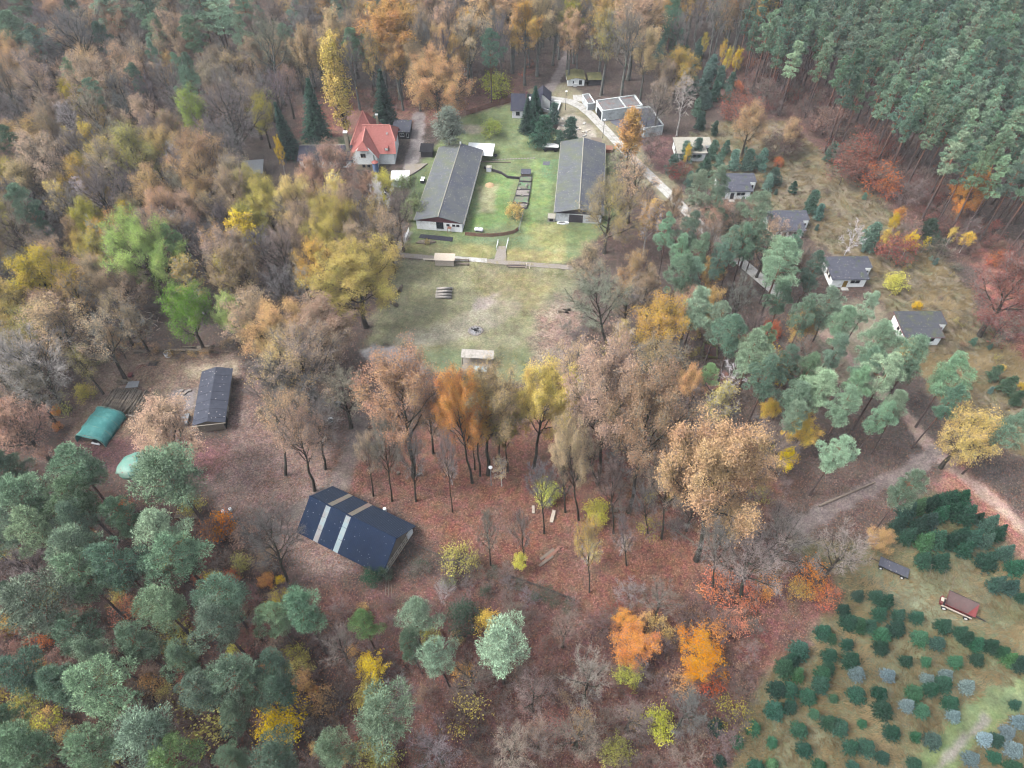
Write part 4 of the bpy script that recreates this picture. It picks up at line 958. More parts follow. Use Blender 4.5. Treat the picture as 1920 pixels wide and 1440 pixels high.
# lamp posts
def lamp(label, loc, h, disc=True):
    t = thing('lamp_post', label, 'lamp post', loc)
    MB().tube([(0,0,-.2),(0,0,.8),(0,0,.85),(0,0,h)],[.11,.11,.08,.06],8).build('pole', M['wood_dark'] if disc else M['metal'], t)
    MB().tube([(0,0,h),(0,0,h+.12),(0,0,h+.24)],[.36,.38,.15],12).build('lamp_head', M['plastic_white'], t)
    MB().tube([(0,0,h-.12),(0,0,h)],[.16,.3],10).build('lamp_shade', M['metal'], t)
lamp('lamp post with white disc head at the bend of the slab road', G(1060,206)+(0,), 6.2); lamp('lamp post with white disc head beside the second barn', G(1130,259)+(0,), 6.0); lamp('slim lamp post standing in the red-leaved grove', G(921,910)+(0,), 6.2, False)

# ------------------------------------------------------------------ trailers and rack
def wheel(par, x, y, r, w=.24):
    o = MB().tube([(x,y-w/2,r),(x,y+w/2,r)],[r,r],16).build('wheel', M['tyre'], par)
    MB().tube([(x,y-w/2-.02,r),(x,y+w/2+.02,r)],[r*.58,r*.58],12).build('rim', M['frame_white'], o)
fl = thing('flatbed_trailer', 'grey flatbed trailer strewn with leaves and twigs', 'trailer', (67.7,55.9,0), R(-30))
n = 9
for k in range(n): MB().box(-2.5+k*5.0/n+.01,-2.5+(k+1)*5.0/n-.01,-.95,.95,.82,.88).build('deck_plank', M['felt'], fl)
MB().box(-2.5,2.5,-.3,-.2,.6,.8).build('chassis_rail', M['dark_metal'], fl); MB().box(-2.5,2.5,.2,.3,.6,.8).build('chassis_rail', M['dark_metal'], fl)
MB().box(-2.52,2.52,-1.0,-.955,.74,.92).build('side_rail', M['dark_metal'], fl); MB().box(-2.52,2.52,.955,1.0,.74,.92).build('side_rail', M['dark_metal'], fl)
for x in (-1.9,1.7):
    for y in (-.98,.98): wheel(fl, x, y, .36)
MB().beam((-2.5,0,.6),(-4.0,.1,.4),.1).build('drawbar', M['dark_metal'], fl)
tr = thing('tipping_trailer', 'faded red tipping trailer with sloping hopper and pale chassis', 'trailer', (76.0,48.5,0), R(-30))
MB().box(-2.5,2.3,-1.0,-.85,.75,1.0).build('chassis_rail', M['wood_light'], tr); MB().box(-2.5,2.3,.55,.7,.75,1.0).build('chassis_rail', M['wood_light'], tr)
MB().box(-2.5,2.3,-.84,.54,.8,.9).build('chassis_deck', M['dark_metal'], tr)
bt = [(-2.0,-.75),(1.5,-.75),(1.5,-.35),(-2.0,-.35)]; tp = [(-2.3,-.95),(2.5,-.95),(2.5,1.35),(-2.3,1.35)]
for k in range(4):
    a, c = bt[k], bt[(k+1) % 4]; e, f_ = tp[k], tp[(k+1) % 4]; zt = (1.75,1.75,2.6,2.6)
    q = [a+(.95,), c+(.95,), f_+(zt[(k+1) % 4],), e+(zt[k],)]
    MB().slab(q, .05).build('hopper_side', M['rust_red'] if k in (0,1,3) else M['rust_inside'], tr)
MB().prism(bt, .92, .96).build('hopper_floor', M['rust_inside'], tr)
MB().beam((-2.3,-.98,1.77),(2.5,-.98,1.77),.08).build('top_rail', M['rust_red'], tr); MB().beam((-2.3,1.38,2.62),(2.5,1.38,2.62),.08).build('top_rail', M['dark_metal'], tr)
MB().box(-2.9,-2.5,-.9,.6,.75,1.5).build('headboard', M['rust_red'], tr); MB().box(-2.95,-2.48,-.5,.2,1.5,1.6).build('step', M['wood_light'], tr)
for x in (-1.9,1.6):
    for y in (-.98,.7): wheel(tr, x, y, .45, .3)
MB().beam((2.3,0,.8),(4.6,.2,.3),.14).build('drawbar', M['dark_metal'], tr)
rk = thing('steel_rack', 'rusty steel pipe rack standing in the grass between the trailers', 'rack', (0,0))
RR = [G(1741,1064), G(1768,1075), G(1783,1088), G(1803,1094)]; RB = [G(1738,1082), G(1764,1094), G(1779,1108), G(1796,1112)]
for a in RR + RB: MB().tube([a+(-.1,), a+(1.3,)],[.035,.03],5).build('upright', M['wood'], rk)
for a, c in zip(RR, RR[1:]): MB().tube([a+(1.3,), c+(1.3,)],[.03,.03],5).build('rail', M['wood'], rk)
for a, c in zip(RR, RB): MB().tube([a+(1.3,), c+(1.3,)],[.03,.03],5).build('rail', M['wood'], rk)

# sunken huts among the pines and other small things
t = small_hut('sunken_hut', 'low leaf-covered hut roof among the pines', 'hut', (44.6,99.2), R(28), 5.4, 2.6, .8, M['leaf_roof'], M['wood_dark'], 1.2, .3)
t = thing('brick_pit', 'rectangular leaf-filled pit with mossy concrete rim in the grove', 'pit', (0,0)); P = [G(1320,642), G(1344,652), G(1344,672), G(1316,668)][::-1]
MB().prism(P, -.1, .12).build('leaf_bed', M['leaf_roof'], t)
for a, c in zip(P, P[1:]+P[:1]): MB().beam(a+(.2,), c+(.2,), .3, .5).build('rim', M['moss'], t)
for k, (a, c, l_) in enumerate((((1258,990),(1300,1018),'long dark fallen trunk lying beside the great golden oak'),((1535,950),(1640,905),'thin grey fallen trunk beside the forest track'),((1272,975),(1288,985),'short dark branch beside the great golden oak'))):
    p, q = G(*a), G(*c); tag(MB().tube([p+(.25,), q+(.2,)],[.24,.14],7).build('fallen_log', M['bark_log'] if k != 1 else M['wood'], None), l_, 'log')
for k in range(16):
    p = G(rl_.uniform(240,310), rl_.uniform(575,650)); q = (p[0]+rl_.uniform(-2,2), p[1]+rl_.uniform(-1.5,1.5))
    tag(MB().tube([p+(.1,), q+(.15,)],[.07,.04],4).build('fallen_branch', M['pale_pole'] if k % 2 else M['wood'], None), 'thin fallen branch on the forest floor behind the yard', 'branch', 'fallen branches behind the yard')
for k, (a, lab) in enumerate((((419,961),'white canister near the driveway below the dark yard shed'),((433,957),'second white canister near the driveway'))):
    t = thing('canister', lab, 'canister', G(*a)+(0,)); MB().tube([(0,0,-.05),(0,0,.7)],[.28,.28],10).build('body', M['plastic_white'], t); MB().tube([(0,0,.7),(0,0,.85)],[.1,.1],8).build('cap', M['metal'], t)
for k, (a, lab, mt) in enumerate((((634,760),'grey hand cart beside the track under the tan trees','metal'),((620,790),'white tub beside the track under the tan trees','plastic_white'))):
    t = thing('cart' if k == 0 else 'tub', lab, 'cart' if k == 0 else 'tub', G(*a)+(0,), .4)
    MB().tube([(0,0,.2),(0,0,.7)],[.5,.7],8,False).build('body', M[mt], t); MB().tube([(0,0,.2),(0,0,.26)],[.5,.5],8).build('floor', M['dark_metal'], t)
    MB().tube([(-.4,-.05,.2),(-.4,.05,.2)],[.2,.2],10).build('wheel', M['tyre'], t); MB().beam((.4,0,.5),(1.5,0,.8),.06).build('handle', M['dark_metal'], t)
st_ = MB(); st_.tube([(0,0,-.1),(0,0,.5)],[.42,.36],9); tag(st_.build('stump', M['bark_log'], None, G(747,888)+(0,)), 'tree stump beside the broad tan oak', 'stump')
for k, (a, c) in enumerate((((868,135),0),((872,142),1))):
    t = thing('beehive', 'white beehive box at the wood edge behind the orange oak', 'beehive', G(*a)+(0,), 0, 'white beehives'); MB().box(-.7,.7,-.4,.4,.2,1.0).build('body', M['plastic_white'], t); MB().box(-.8,.8,-.5,.5,1.0,1.1).build('lid', M['metal'], t)
cc = bpy.data.objects
t = thing('sign_post', 'rusty log pile under the lower left pines', 'log pile', G(352,966)+(0,))
for k in range(5): MB().tube([(-2.2,.3*k-.6,.2+.1*(k % 2)),(2.2,.3*k-.7,.2+.1*(k % 2))],[.17,.15],7).build('log', M['bark_log'], t)
t.name = 'log_pile'
# ------------------------------------------------------------------ vegetation: prototypes
def leaf_mat(name, transl=.3, lo=.68, hi=1.34, huev=.02):
    m, n, l = new_mat(name)
    oi = n.new('ShaderNodeObjectInfo'); at = n.new('ShaderNodeAttribute'); at.attribute_name = 'v'
    tc = n.new('ShaderNodeTexCoord')
    hs = n.new('ShaderNodeHueSaturation'); l.new(oi.outputs['Color'], hs.inputs['Color'])
    l.new(maprange(n, l, at.outputs['Fac'], 0, 1, lo, hi), hs.inputs['Value'])
    big = noise(n, l, tc.outputs['Object'], .2, 3)
    l.new(maprange(n, l, big, .3, .7, .5 - huev, .5 + huev), hs.inputs['Hue'])
    l.new(maprange(n, l, oi.outputs['Random'], 0, 1, .9, 1.1), hs.inputs['Saturation'])
    d = n.new('ShaderNodeBsdfDiffuse'); t = n.new('ShaderNodeBsdfTranslucent'); mx = n.new('ShaderNodeMixShader')
    mx.inputs[0].default_value = transl
    l.new(hs.outputs[0], d.inputs[0]); l.new(hs.outputs[0], t.inputs[0])
    l.new(d.outputs[0], mx.inputs[1]); l.new(t.outputs[0], mx.inputs[2])
    o = n.new('ShaderNodeOutputMaterial'); l.new(mx.outputs[0], o.inputs[0])
    return m
ML = leaf_mat('autumn_leaves', .22)
MN = leaf_mat('conifer_needles', .12, .5, 1.75, .012)
MT = leaf_mat('twigs', 0, .75, 1.3, .01)
def bark(name, c1, c2, scale, c3=None, s3=1.0, zcol=None, z0=0, z1=1):
    m, n, l = new_mat(name); tc = n.new('ShaderNodeTexCoord').outputs['Object']
    f = noise(n, l, tc, scale, 5)
    cc = mixc(n, l, maprange(n, l, f, .35, .65, 0, 1), lin(c1, K), lin(c2, K))
    if zcol:
        sx = n.new('ShaderNodeSeparateXYZ'); l.new(tc, sx.inputs[0])
        cc = mixc(n, l, maprange(n, l, sx.outputs[2], z0, z1, 0, 1), cc, lin(zcol, K))
    if c3:
        cc = mixc(n, l, maprange(n, l, noise(n, l, tc, s3, 3), .55, .62, 0, 1), cc, lin(c3, K))
    finish(n, l, cc, .95, f, .4, .03, .1)
    return m
MB_OAK = bark('grey_bark', (92, 84, 76), (66, 60, 56), 2.0, (78, 92, 74), .8)
MB_PINE = bark('pine_bark', (112, 98, 94), (84, 72, 70), 3.0, zcol=(168, 116, 92), z0=8, z1=16)
MB_BIRCH = bark('birch_bark', (226, 220, 214), (196, 188, 182), 2.0, (70, 64, 62), 2.6)
MB_GREY = bark('smooth_grey_bark', (136, 134, 128), (104, 104, 100), 1.5, (110, 128, 112), .7)
MB_SPRUCE = bark('spruce_bark', (82, 70, 62), (62, 52, 48), 3.0)

def unit(a): return a / (np.linalg.norm(a, axis=-1, keepdims=True) + 1e-9)
def rhombs(pos, nrm, size, rng, aspect=.62):
    """one little four-cornered leaf spray per position"""
    N = len(pos)
    r = rng.normal(size=(N, 3)); u = unit(np.cross(nrm, r)); w = unit(np.cross(nrm, u))
    s = size[:, None]
    bend = nrm * s * rng.uniform(-.25, .25, (N, 1))
    v = np.stack([pos + u*s*.5, pos + w*s*.5*aspect + bend, pos - u*s*.5, pos - w*s*.5*aspect + bend], 1).reshape(-1, 3)
    return v, np.arange(N*4).reshape(-1, 4)
def slivers(a, b, w, rng):
    """thin three-cornered twigs from a to b"""
    N = len(a); d = b - a
    s = unit(np.cross(d, rng.normal(size=(N, 3)))) * (w[:, None] * .5)
    v = np.stack([a - s, a + s, b], 1).reshape(-1, 3)
    return v, np.arange(N*3).reshape(-1, 3)
def bez(a, c, b, n):
    t = np.linspace(0, 1, n)[:, None]
    return a*(1-t)**2 + 2*c*t*(1-t) + b*t*t

def skeleton(seed, H, Rc, base, limbs, spread=1.0, trunk_r=.022, droop=0.0, nb=8, nt=8, nl=5, tw=.05, lw=.028, single=True, env=1.0, ltw=1.15, lll=.65):
    lw *= 1.15; tw *= 1.25
    rng = np.random.default_rng(seed)
    mb = MB()
    lean = rng.normal(0, .02, 2) * H
    top = .82 * H
    tp = [np.array([lean[0]*(i/6)**1.5 + rng.normal(0, .006*H)*(i > 0), lean[1]*(i/6)**1.5 + rng.normal(0, .006*H)*(i > 0), top*i/6 - .25*(i == 0)]) for i in range(7)]
    r0 = trunk_r * H
    tr = [r0*1.35, r0*.95, r0*.82, r0*.66, r0*.48, r0*.3, r0*.12]
    mb.tube(tp, tr, 7, False)
    tpa = np.array(tp)
    zb = base * H; zc = zb + (H - zb) * .52; rz = (H - zb) * .5 * env
    A, B, W = [], [], []      # twigs
    for i in range(limbs):
        q = (i + .5) / limbs
        zs = zb*.92 + (top*.97 - zb) * q**1.1
        k = zs / top * 6; k0 = min(int(k), 5); st = tpa[k0] + (tpa[k0+1] - tpa[k0]) * (k - k0)
        az = i * 2.39996 + rng.uniform(-.4, .4)
        ph = R(-12 + 92 * q + rng.uniform(-12, 12))
        rr = rng.uniform(.82, 1.06)
        tg = np.array([math.cos(az)*math.cos(ph)*Rc*rr*spread, math.sin(az)*math.cos(ph)*Rc*rr*spread, zc + rz*math.sin(ph)*rr])
        d = tg - st
        ct = st + np.array([d[0]*.5, d[1]*.5, d[2]*.28 + (.06*H if q < .5 else 0)]) + rng.normal(0, .02*H, 3)
        L = bez(st, ct, tg, 7)
        L[2:-1] += rng.normal(0, .008*H, (4, 3))
        rl = r0 * (.42 - .22*q) * rng.uniform(.8, 1.1)
        mb.tube(L, [rl*(1-.13*j) for j in range(7)], 5, False)
        for j in range(nb):
            s = .28 + .72 * (j + rng.random()) / nb
            kk = s * 6; a0 = min(int(kk), 5); p = L[a0] + (L[a0+1] - L[a0]) * (kk - a0)
            tan = unit(L[min(a0+1, 6)] - L[a0])
            out = unit(p - np.array([0, 0, zc*.85]))
            dv = unit(tan*.5 + out*.55 + rng.normal(0, .62, 3))
            ln = Rc * rng.uniform(.26, .44) * (1.12 - .35*s)
            e = p + dv*ln + np.array([0, 0, (.12 - droop)*ln])
            c2 = p + dv*ln*.5 + rng.normal(0, .08*ln, 3)
            Q = bez(p, c2, e, 4)
            mb.tube(Q, [rl*.5*(1-s*.4), rl*.42*(1-s*.4), rl*.3, .02], 3, False)
            t = rng.uniform(.15, 1, nt); kk = t*3; b0 = np.minimum(kk.astype(int), 2)
            pp = Q[b0] + (Q[b0+1] - Q[b0]) * (kk - b0)[:, None]
            dd = unit(dv*.55 + out*.35 + rng.normal(0, .65, (nt, 3)) + np.array([0, 0, .18 - droop]))
            ll = rng.uniform(.6, 1.25, nt) * Rc/5 * ltw * 1.2
            A.append(pp); B.append(pp + dd*ll[:, None]); W.append(np.full(nt, tw))
    A = np.concatenate(A); B = np.concatenate(B); W = np.concatenate(W)
    n1 = len(A)
    t = rng.uniform(.2, 1, (n1, nl)); P = A[:, None] + (B - A)[:, None] * t[..., None]
    D = unit(unit(B - A)[:, None]*.6 + rng.normal(0, .6, (n1, nl, 3)) + np.array([0, 0, .15 - droop*1.6]))
    E = P + D * (rng.uniform(.5, 1.2, (n1, nl)) * lll * Rc/5)[..., None]
    P = P.reshape(-1, 3); E = E.reshape(-1, 3)
    tv, tf = slivers(np.concatenate([A, P]), np.concatenate([B, E]), np.concatenate([W, np.full(len(P), lw)]), rng)
    return dict(wood=mb, twig=(tv, tf), tips=np.concatenate([B, E, P]), H=H, R=Rc, zc=zc, seed=seed)

def leaves_on(sk, N, size, seed, clump=.5, jit=.3, up=.7, patch=2.2, keep=0.0, topbias=0.0):
    rng = np.random.default_rng(seed)
    T = sk['tips']
    nz = vnoise(T[:, 0] + T[:, 2]*.7 + 50, T[:, 1] - T[:, 2]*.5 + 50, patch, seed) + .5*vnoise(T[:, 0] + 90, T[:, 2] + 90, patch*.5, seed + 3)
    score = nz * clump + rng.random(len(T)) * (1 - clump) + topbias * (T[:, 2] / sk['H'])
    pick = np.argsort(-score)[:max(int(N), 10)] if N < len(T) else rng.integers(0, len(T), int(N))
    p = T[pick] + rng.normal(0, jit, (len(pick), 3))
    out = unit(p - np.array([0, 0, sk['zc']*.8]))
    nr = unit(out*.5 + np.array([0, 0, up]) + rng.normal(0, .55, p.shape))
    v, f = rhombs(p, nr, rng.uniform(.7, 1.3, len(p)) * size, rng)
    return v, f, rng.random(len(p))

def proto_decid(prefix, seeds, H, Rc, base, limbs, woodmat, leafsets, size=.36, **kw):
    out = []
    for s in seeds:
        sk = skeleton(s, H, Rc, base, limbs, **kw)
        wood = sk['wood'].mesh(prefix + '_trunk', woodmat, True)
        tv, tf = sk['twig']
        rng = np.random.default_rng(s)
        tw = mesh_np(prefix + '_twigs', tv, tf, MT, rng.random(len(tf)))
        lv = {}
        for key, (N, clump, szf) in leafsets.items():
            v, f, a = leaves_on(sk, N, size*szf, s + 17, clump)
            lv[key] = mesh_np(prefix + '_leaves', v, f, ML, a)
        out.append(dict(wood=wood, twig=tw, leaf=lv, H=H, R=Rc))
    return out

LS = {'full': (19000, .5, 1.0), 'half': (12500, .5, 1.0), 'sparse': (4600, .5, .95)}
LB = {'full': (48000, .5, 1.0), 'half': (28000, .5, 1.0), 'sparse': (11000, .5, .95)}
PR = {}
PR['tree'] = proto_decid('tree', range(101, 107), 18.5, 5.2, .28, 12, MB_OAK, LS, size=.225, nb=9, nt=9, nl=6)
PR['big'] = proto_decid('big_tree', range(111, 113), 22.0, 8.2, .24, 15, MB_OAK, LB, size=.225, nb=11, nt=12, nl=6, ltw=.85, lll=.5)
PR['tall'] = proto_decid('tall_tree', range(121, 124), 24.0, 4.6, .42, 12, MB_GREY, LS, size=.25, trunk_r=.017, nb=9, nt=9, nl=6)
PR['grove'] = proto_decid('grove_tree', range(131, 134), 29.0, 6.6, .38, 14, MB_OAK, LB, size=.215, trunk_r=.0135, nb=11, nt=11, nl=6, ltw=.9, lll=.55)
PR['birch'] = proto_decid('birch', range(141, 146), 17.0, 2.9, .3, 14, MB_BIRCH, {'full': (4200, .3, .9), 'half': (2300, .45, .9), 'sparse': (800, .4, .9)}, size=.32, trunk_r=.011, droop=.25, nb=6, nt=7, nl=5, lll=.9)
PR['column'] = proto_decid('column_tree', range(161, 164), 19.0, 2.7, .1, 26, MB_OAK, {'full': (7200, .25, 1), 'half': (4000, .4, .9)}, size=.34, trunk_r=.014, nb=5, nt=7, nl=5)
PR['bush'] = proto_decid('bush', range(181, 186), 4.2, 2.3, .05, 12, MB_OAK, {'full': (2600, .3, 1), 'half': (1300, .45, .95), 'sparse': (520, .45, .9)}, size=.24, trunk_r=.012, nb=6, nt=6, nl=5, tw=.03, lw=.02, ltw=1.5, lll=1.0)
PR['dead'] = proto_decid('bare_birch', range(201, 204), 14.0, 3.4, .3, 9, MB_BIRCH, {}, trunk_r=.014, nb=6, nt=5, nl=3, tw=.07, lw=.05)

def pads_mesh(name, centres, radii, per, size, rng, flat=.46, spike=.42, zup=.5):
    P, N_, S_ = [], [], []
    for c, r in zip(centres, radii):
        k = int(per * (r / 1.0) ** 1.6) + 8
        d = unit(rng.normal(size=(k, 3)) + np.array([0, 0, zup]))
        rr = r * rng.uniform(.55, 1.05, (k, 1)) * (1 + .16*np.sin(d[:, :1]*9 + c[0]) * np.cos(d[:, 1:2]*8 + c[1]))
        P.append(c + d * rr * np.array([1, 1, flat])); N_.append(d)
    P = np.concatenate(P); D = np.concatenate(N_)
    D = unit(D + rng.normal(0, .45, D.shape) + np.array([0, 0, .35]))
    s = size * rng.uniform(.7, 1.35, len(P))
    side = unit(np.cross(D, rng.normal(size=D.shape))) * (s * spike * .5)[:, None]
    v = np.stack([P - side, P + side, P + D * s[:, None]], 1).reshape(-1, 3)
    return mesh_np(name, v, np.arange(len(v)).reshape(-1, 3), MN, rng.random(len(P)))

def proto_pine(seed, H, Rc, base, npads, per, size, prof):
    rng = np.random.default_rng(seed); mb = MB()
    lean = rng.normal(0, .025, 2) * H
    tp = [(lean[0]*(i/6)**2, lean[1]*(i/6)**2, H*.96*i/6 - .25*(i == 0)) for i in range(7)]
    r0 = .0105 * H + .03
    mb.tube(tp, [r0*1.25, r0, r0*.9, r0*.78, r0*.62, r0*.4, r0*.12], 7, False)
    zb = base*H; C, Rd = [], []
    lob = [rng.uniform(.42, 1.28) for _ in range(7)]
    for i in range(npads):
        q = (i + rng.random()*.8) / npads
        z = zb + (H - zb) * q; az = i*2.39996 + rng.uniform(-.5, .5)
        pr = prof(q) * Rc * lob[int((az % 6.283) / 6.284 * 7)]
        rad = pr * math.sqrt(rng.uniform(.12, 1.0)) if q < .93 else pr*.3
        a = (z / (H*.96)) ** 2
        c = np.array([lean[0]*a + math.cos(az)*rad, lean[1]*a + math.sin(az)*rad, z + rng.normal(0, .03*H)*.5])
        C.append(c); Rd.append(Rc * rng.uniform(.18, .46) * (.75 + .35*prof(q)))
        zz = z - rad*.35; a2 = max(zz, 0) / (H*.96)
        mb.tube([(lean[0]*a2*a2, lean[1]*a2*a2, zz), tuple((np.array([lean[0]*a2*a2, lean[1]*a2*a2, zz]) + c)/2 + np.array([0, 0, -.05*rad])), tuple(c)], [r0*.28, r0*.2, .02], 4, False)
    # dead stubs below the crown
    for i in range(5):
        z = zb * rng.uniform(.6, .98); az = rng.uniform(0, 6.28); ln = rng.uniform(.5, 1.4)
        mb.tube([(lean[0]*(z/H)**2, lean[1]*(z/H)**2, z), (lean[0]*(z/H)**2 + math.cos(az)*ln, lean[1]*(z/H)**2 + math.sin(az)*ln, z + .1)], [.045, .015], 3, False)
    return dict(wood=mb.mesh('pine_trunk', MB_PINE, True), crown=pads_mesh('pine_crown', C, Rd, per, size, rng), H=H, R=Rc*1.15, mb=mb)
round_prof = lambda q: max(.15, math.sin(math.pi * min(1, .18 + q*.84)) ** .7)
cone_prof = lambda q: max(.12, 1.02 - q) ** .75 if q > .15 else .62 + q*1.8
PR['pine'] = [proto_pine(301+i, 23.0, 4.3, .55, 30, 300, .28, round_prof) for i in range(8)]
PR['tallpine'] = [proto_pine(321+i, 25.0, 2.9, .55, 26, 260, .32, lambda q: max(.2, min(1, 1.25 - q)) ** .8 * (1 if q > .12 else .7)) for i in range(8)]
PR['youngpine'] = [proto_pine(341+i, 6.5, 2.5, .06, 34, 230, .34, cone_prof) for i in range(4)]

def proto_spruce(seed, H, Rc, tiers, nbr, nseg, size, droop=.25, base=.03):
    rng = np.random.default_rng(seed); P, D, S = [], [], []
    mb = MB(); mb.tube([(0, 0, -.2), (0, 0, H*.5), (0, 0, H*.97)], [.012*H + .02, .008*H + .01, .01], 6, False)
    for t in range(tiers):
        q = (t + rng.random()*.6) / tiers; z = H * (base + (1 - base) * q); r = Rc * (1 - q) ** .85 + .03*H*(1-q)
        k = max(4, int(nbr * (.45 + .55*(1-q))))
        for b in range(k):
            az = 6.283*(b + rng.random()*.7)/k + t*1.3; ln = r * rng.uniform(.8, 1.1)
            s = np.linspace(.12, 1, nseg) + rng.uniform(-.04, .04, nseg)
            zz = z + ln*(.12*s - droop*s*s) * 1.0 + .04*H*(1-s)*0
            pts = np.stack([math.cos(az)*ln*s, math.sin(az)*ln*s, zz], -1)
            for sgn in (-1, 1, 0):
                dv = np.array([math.cos(az + sgn*.95), math.sin(az + sgn*.95), .12 + .25*(sgn == 0)])
                P.append(pts + rng.normal(0, .02*Rc, pts.shape)); D.append(np.repeat(unit(dv)[None], nseg, 0) + rng.normal(0, .25, (nseg, 3)))
                S.append(size * (1.15 - .5*s) * (.55 + .6*(1-q)))
    P = np.concatenate(P); D = unit(np.concatenate(D)); S = np.concatenate(S) * rng.uniform(.8, 1.2, len(P))
    up = np.array([0, 0, 1.0]); side = unit(np.cross(D, up) + rng.normal(0, .25, D.shape)) * (S*.3)[:, None]
    v = np.stack([P - side, P + side, P + D*S[:, None]], 1).reshape(-1, 3)
    return dict(wood=mb.mesh('spruce_trunk', MB_SPRUCE, True), crown=mesh_np('spruce_crown', v, np.arange(len(v)).reshape(-1, 3), MN, rng.random(len(P))), H=H, R=Rc)
PR['spruce'] = [proto_spruce(361+i, 17.0, 3.3, 30, 13, 7, .85) for i in range(3)]
PR['xmas'] = [proto_spruce(381+i, 3.4, 1.55, 15, 12, 6, .42, droop=-.02, base=.06) for i in range(5)]

# ------------------------------------------------------------------ vegetation: planting
COLS = dict(
 tan=(208,172,124), tan2=(194,160,122), pink=(200,160,132), ptan=(208,162,122), brown=(160,128,102), redbr=(150,104,90), red=(160,92,78),
 gold=(212,170,98), yel=(220,192,92), yel2=(206,184,112), brightyel=(236,196,60), oliv=(180,168,84), lime=(168,192,100), green=(112,150,66),
 orange=(240,150,54), orange2=(222,172,114), oakgold=(208,158,102), ylem=(228,202,86), rorange=(200,120,84), grn=(130,150,96), silver=(146,156,136), lemon=(204,200,84),
 pine=(118,154,120), pine2=(100,136,110), pine3=(136,168,130), pineg=(128,166,104), jp=(84,118,100), jp2=(96,130,114), spr=(54,86,72), spr2=(46,80,66),
 xm=(40,78,60), xm2=(48,92,64), xm3=(62,106,62), blue=(104,126,130), dark=(66,92,70),
 bgrey=(144,138,134), bpink=(148,130,120), bdark=(112,104,100), bpale=(190,182,176), btan=(160,146,128), bpurp=(130,122,120), bred=(134,108,102), bgreen=(134,134,114), bwhite=(216,208,204))
KINDS = {  # kind: (proto, leaf set, name, category, twig colour)
 'A': ('tree','full','autumn_tree','tree','btan'), 'Ah': ('tree','half','autumn_tree','tree','bgrey'), 'As': ('tree','sparse','autumn_tree','tree','bgrey'), 'B': ('tree',None,'bare_tree','tree',None),
 'T': ('tall','full','tall_autumn_tree','tree','btan'), 'Th': ('tall','half','tall_autumn_tree','tree','bgrey'), 'Ts': ('tall','sparse','tall_autumn_tree','tree','bgrey'), 'Tb': ('tall',None,'tall_bare_tree','tree',None),
 'Y': ('birch','full','birch_tree','tree','btan'), 'Yh': ('birch','half','birch_tree','tree','bpale'), 'Ys': ('birch','sparse','birch_tree','tree','bpale'), 'Yb': ('birch',None,'bare_birch_tree','tree',None),
 'D': ('dead',None,'bare_birch_tree','tree',None),
 'C': ('column','full','column_tree','tree','btan'), 'Ch': ('column','half','column_tree','tree','btan'),
 'U': ('bush','full','shrub','shrub','btan'), 'Uh': ('bush','half','shrub','shrub','bpink'), 'Us': ('bush','sparse','sparse_shrub','sparse_shrub','bpink'), 'Ub': ('bush',None,'bare_shrub','shrub',None),  # Us is the same shrub with few leaves left
 'P': ('pine',None,'pine_tree','tree',None), 'Q': ('tallpine',None,'tall_pine_tree','tree',None), 'J': ('youngpine',None,'young_pine','tree',None),
 'S': ('spruce',None,'spruce_tree','tree',None), 'X': ('xmas',None,'plantation_spruce','tree',None)}
HEXP = {'grove': .4, 'big': .5, 'tree': .55, 'tall': .35, 'birch': .35, 'column': .5, 'bush': .85, 'dead': .6, 'pine': .3, 'tallpine': .2, 'youngpine': .8, 'spruce': .7, 'xmas': .9}
CK = {'grove': .7, 'big': .62, 'tree': .62, 'tall': .7, 'birch': .62, 'column': .52, 'bush': .5, 'dead': .65, 'pine': .77, 'tallpine': .78, 'youngpine': .45, 'spruce': .45, 'xmas': .4}
KL = 0.84; KD = 0.7; KW = 0.76; SAT = .82
VIVID = {'yel', 'yel2', 'brightyel', 'lime', 'orange', 'green', 'lemon', 'gold', 'rorange', 'oliv'}
rt = random.Random(11)
PLANTED = []
KCOUNT = {}
def vary(c, amt=.10):
    k = 1 + rt.uniform(-amt, amt)
    return tuple(max(0, min(255, q*k*(1 + rt.uniform(-.04, .04)))) for q in c)
def plant(kind, x, y, wm, colname, hf=1.0, label=None, group=None, tilt=0.03, kl=None):
    proto, ls, nm, cat, tw = KINDS[kind]
    if proto == 'tree' and wm > 13: proto = 'big'
    p = rt.choice(PR[proto])
    sxy = wm / (2*p['R']); sz = sxy ** HEXP[proto] * hf
    h = p['H'] * sz
    e = obj(nm, None, None, (x, y, -.05), rt.uniform(0, 6.283))
    e.empty_display_size = .3
    e.scale = (sxy*rt.uniform(.9, 1.12), sxy*rt.uniform(.9, 1.12), sz*rt.uniform(.94, 1.07))
    e.rotation_euler = (rt.gauss(0, tilt), rt.gauss(0, tilt), rt.uniform(0, 6.283))
    tag(e, label, cat, group)
    c = COLS[colname]
    if 'crown' in p:
        obj('trunk', p['wood'], e); k = obj('crown', p['crown'], e); k.color = lin(vary(c, .17), KL*.82 if kind == 'Q' else KL, .8)
    else:
        obj('trunk', p['wood'], e)
        t = obj('branches', p['twig'], e)
        t.color = lin(vary(c if ls is None else COLS[tw]), KW*.72 if proto == 'bush' else KW, .8)
        if ls: k = obj('crown', p['leaf'][ls], e); k.color = lin(vary(c), KD*1.12 if colname in VIVID else KD, 1.0 if colname in VIVID else SAT)
    PLANTED.append((x, y, wm, kind))
    return e
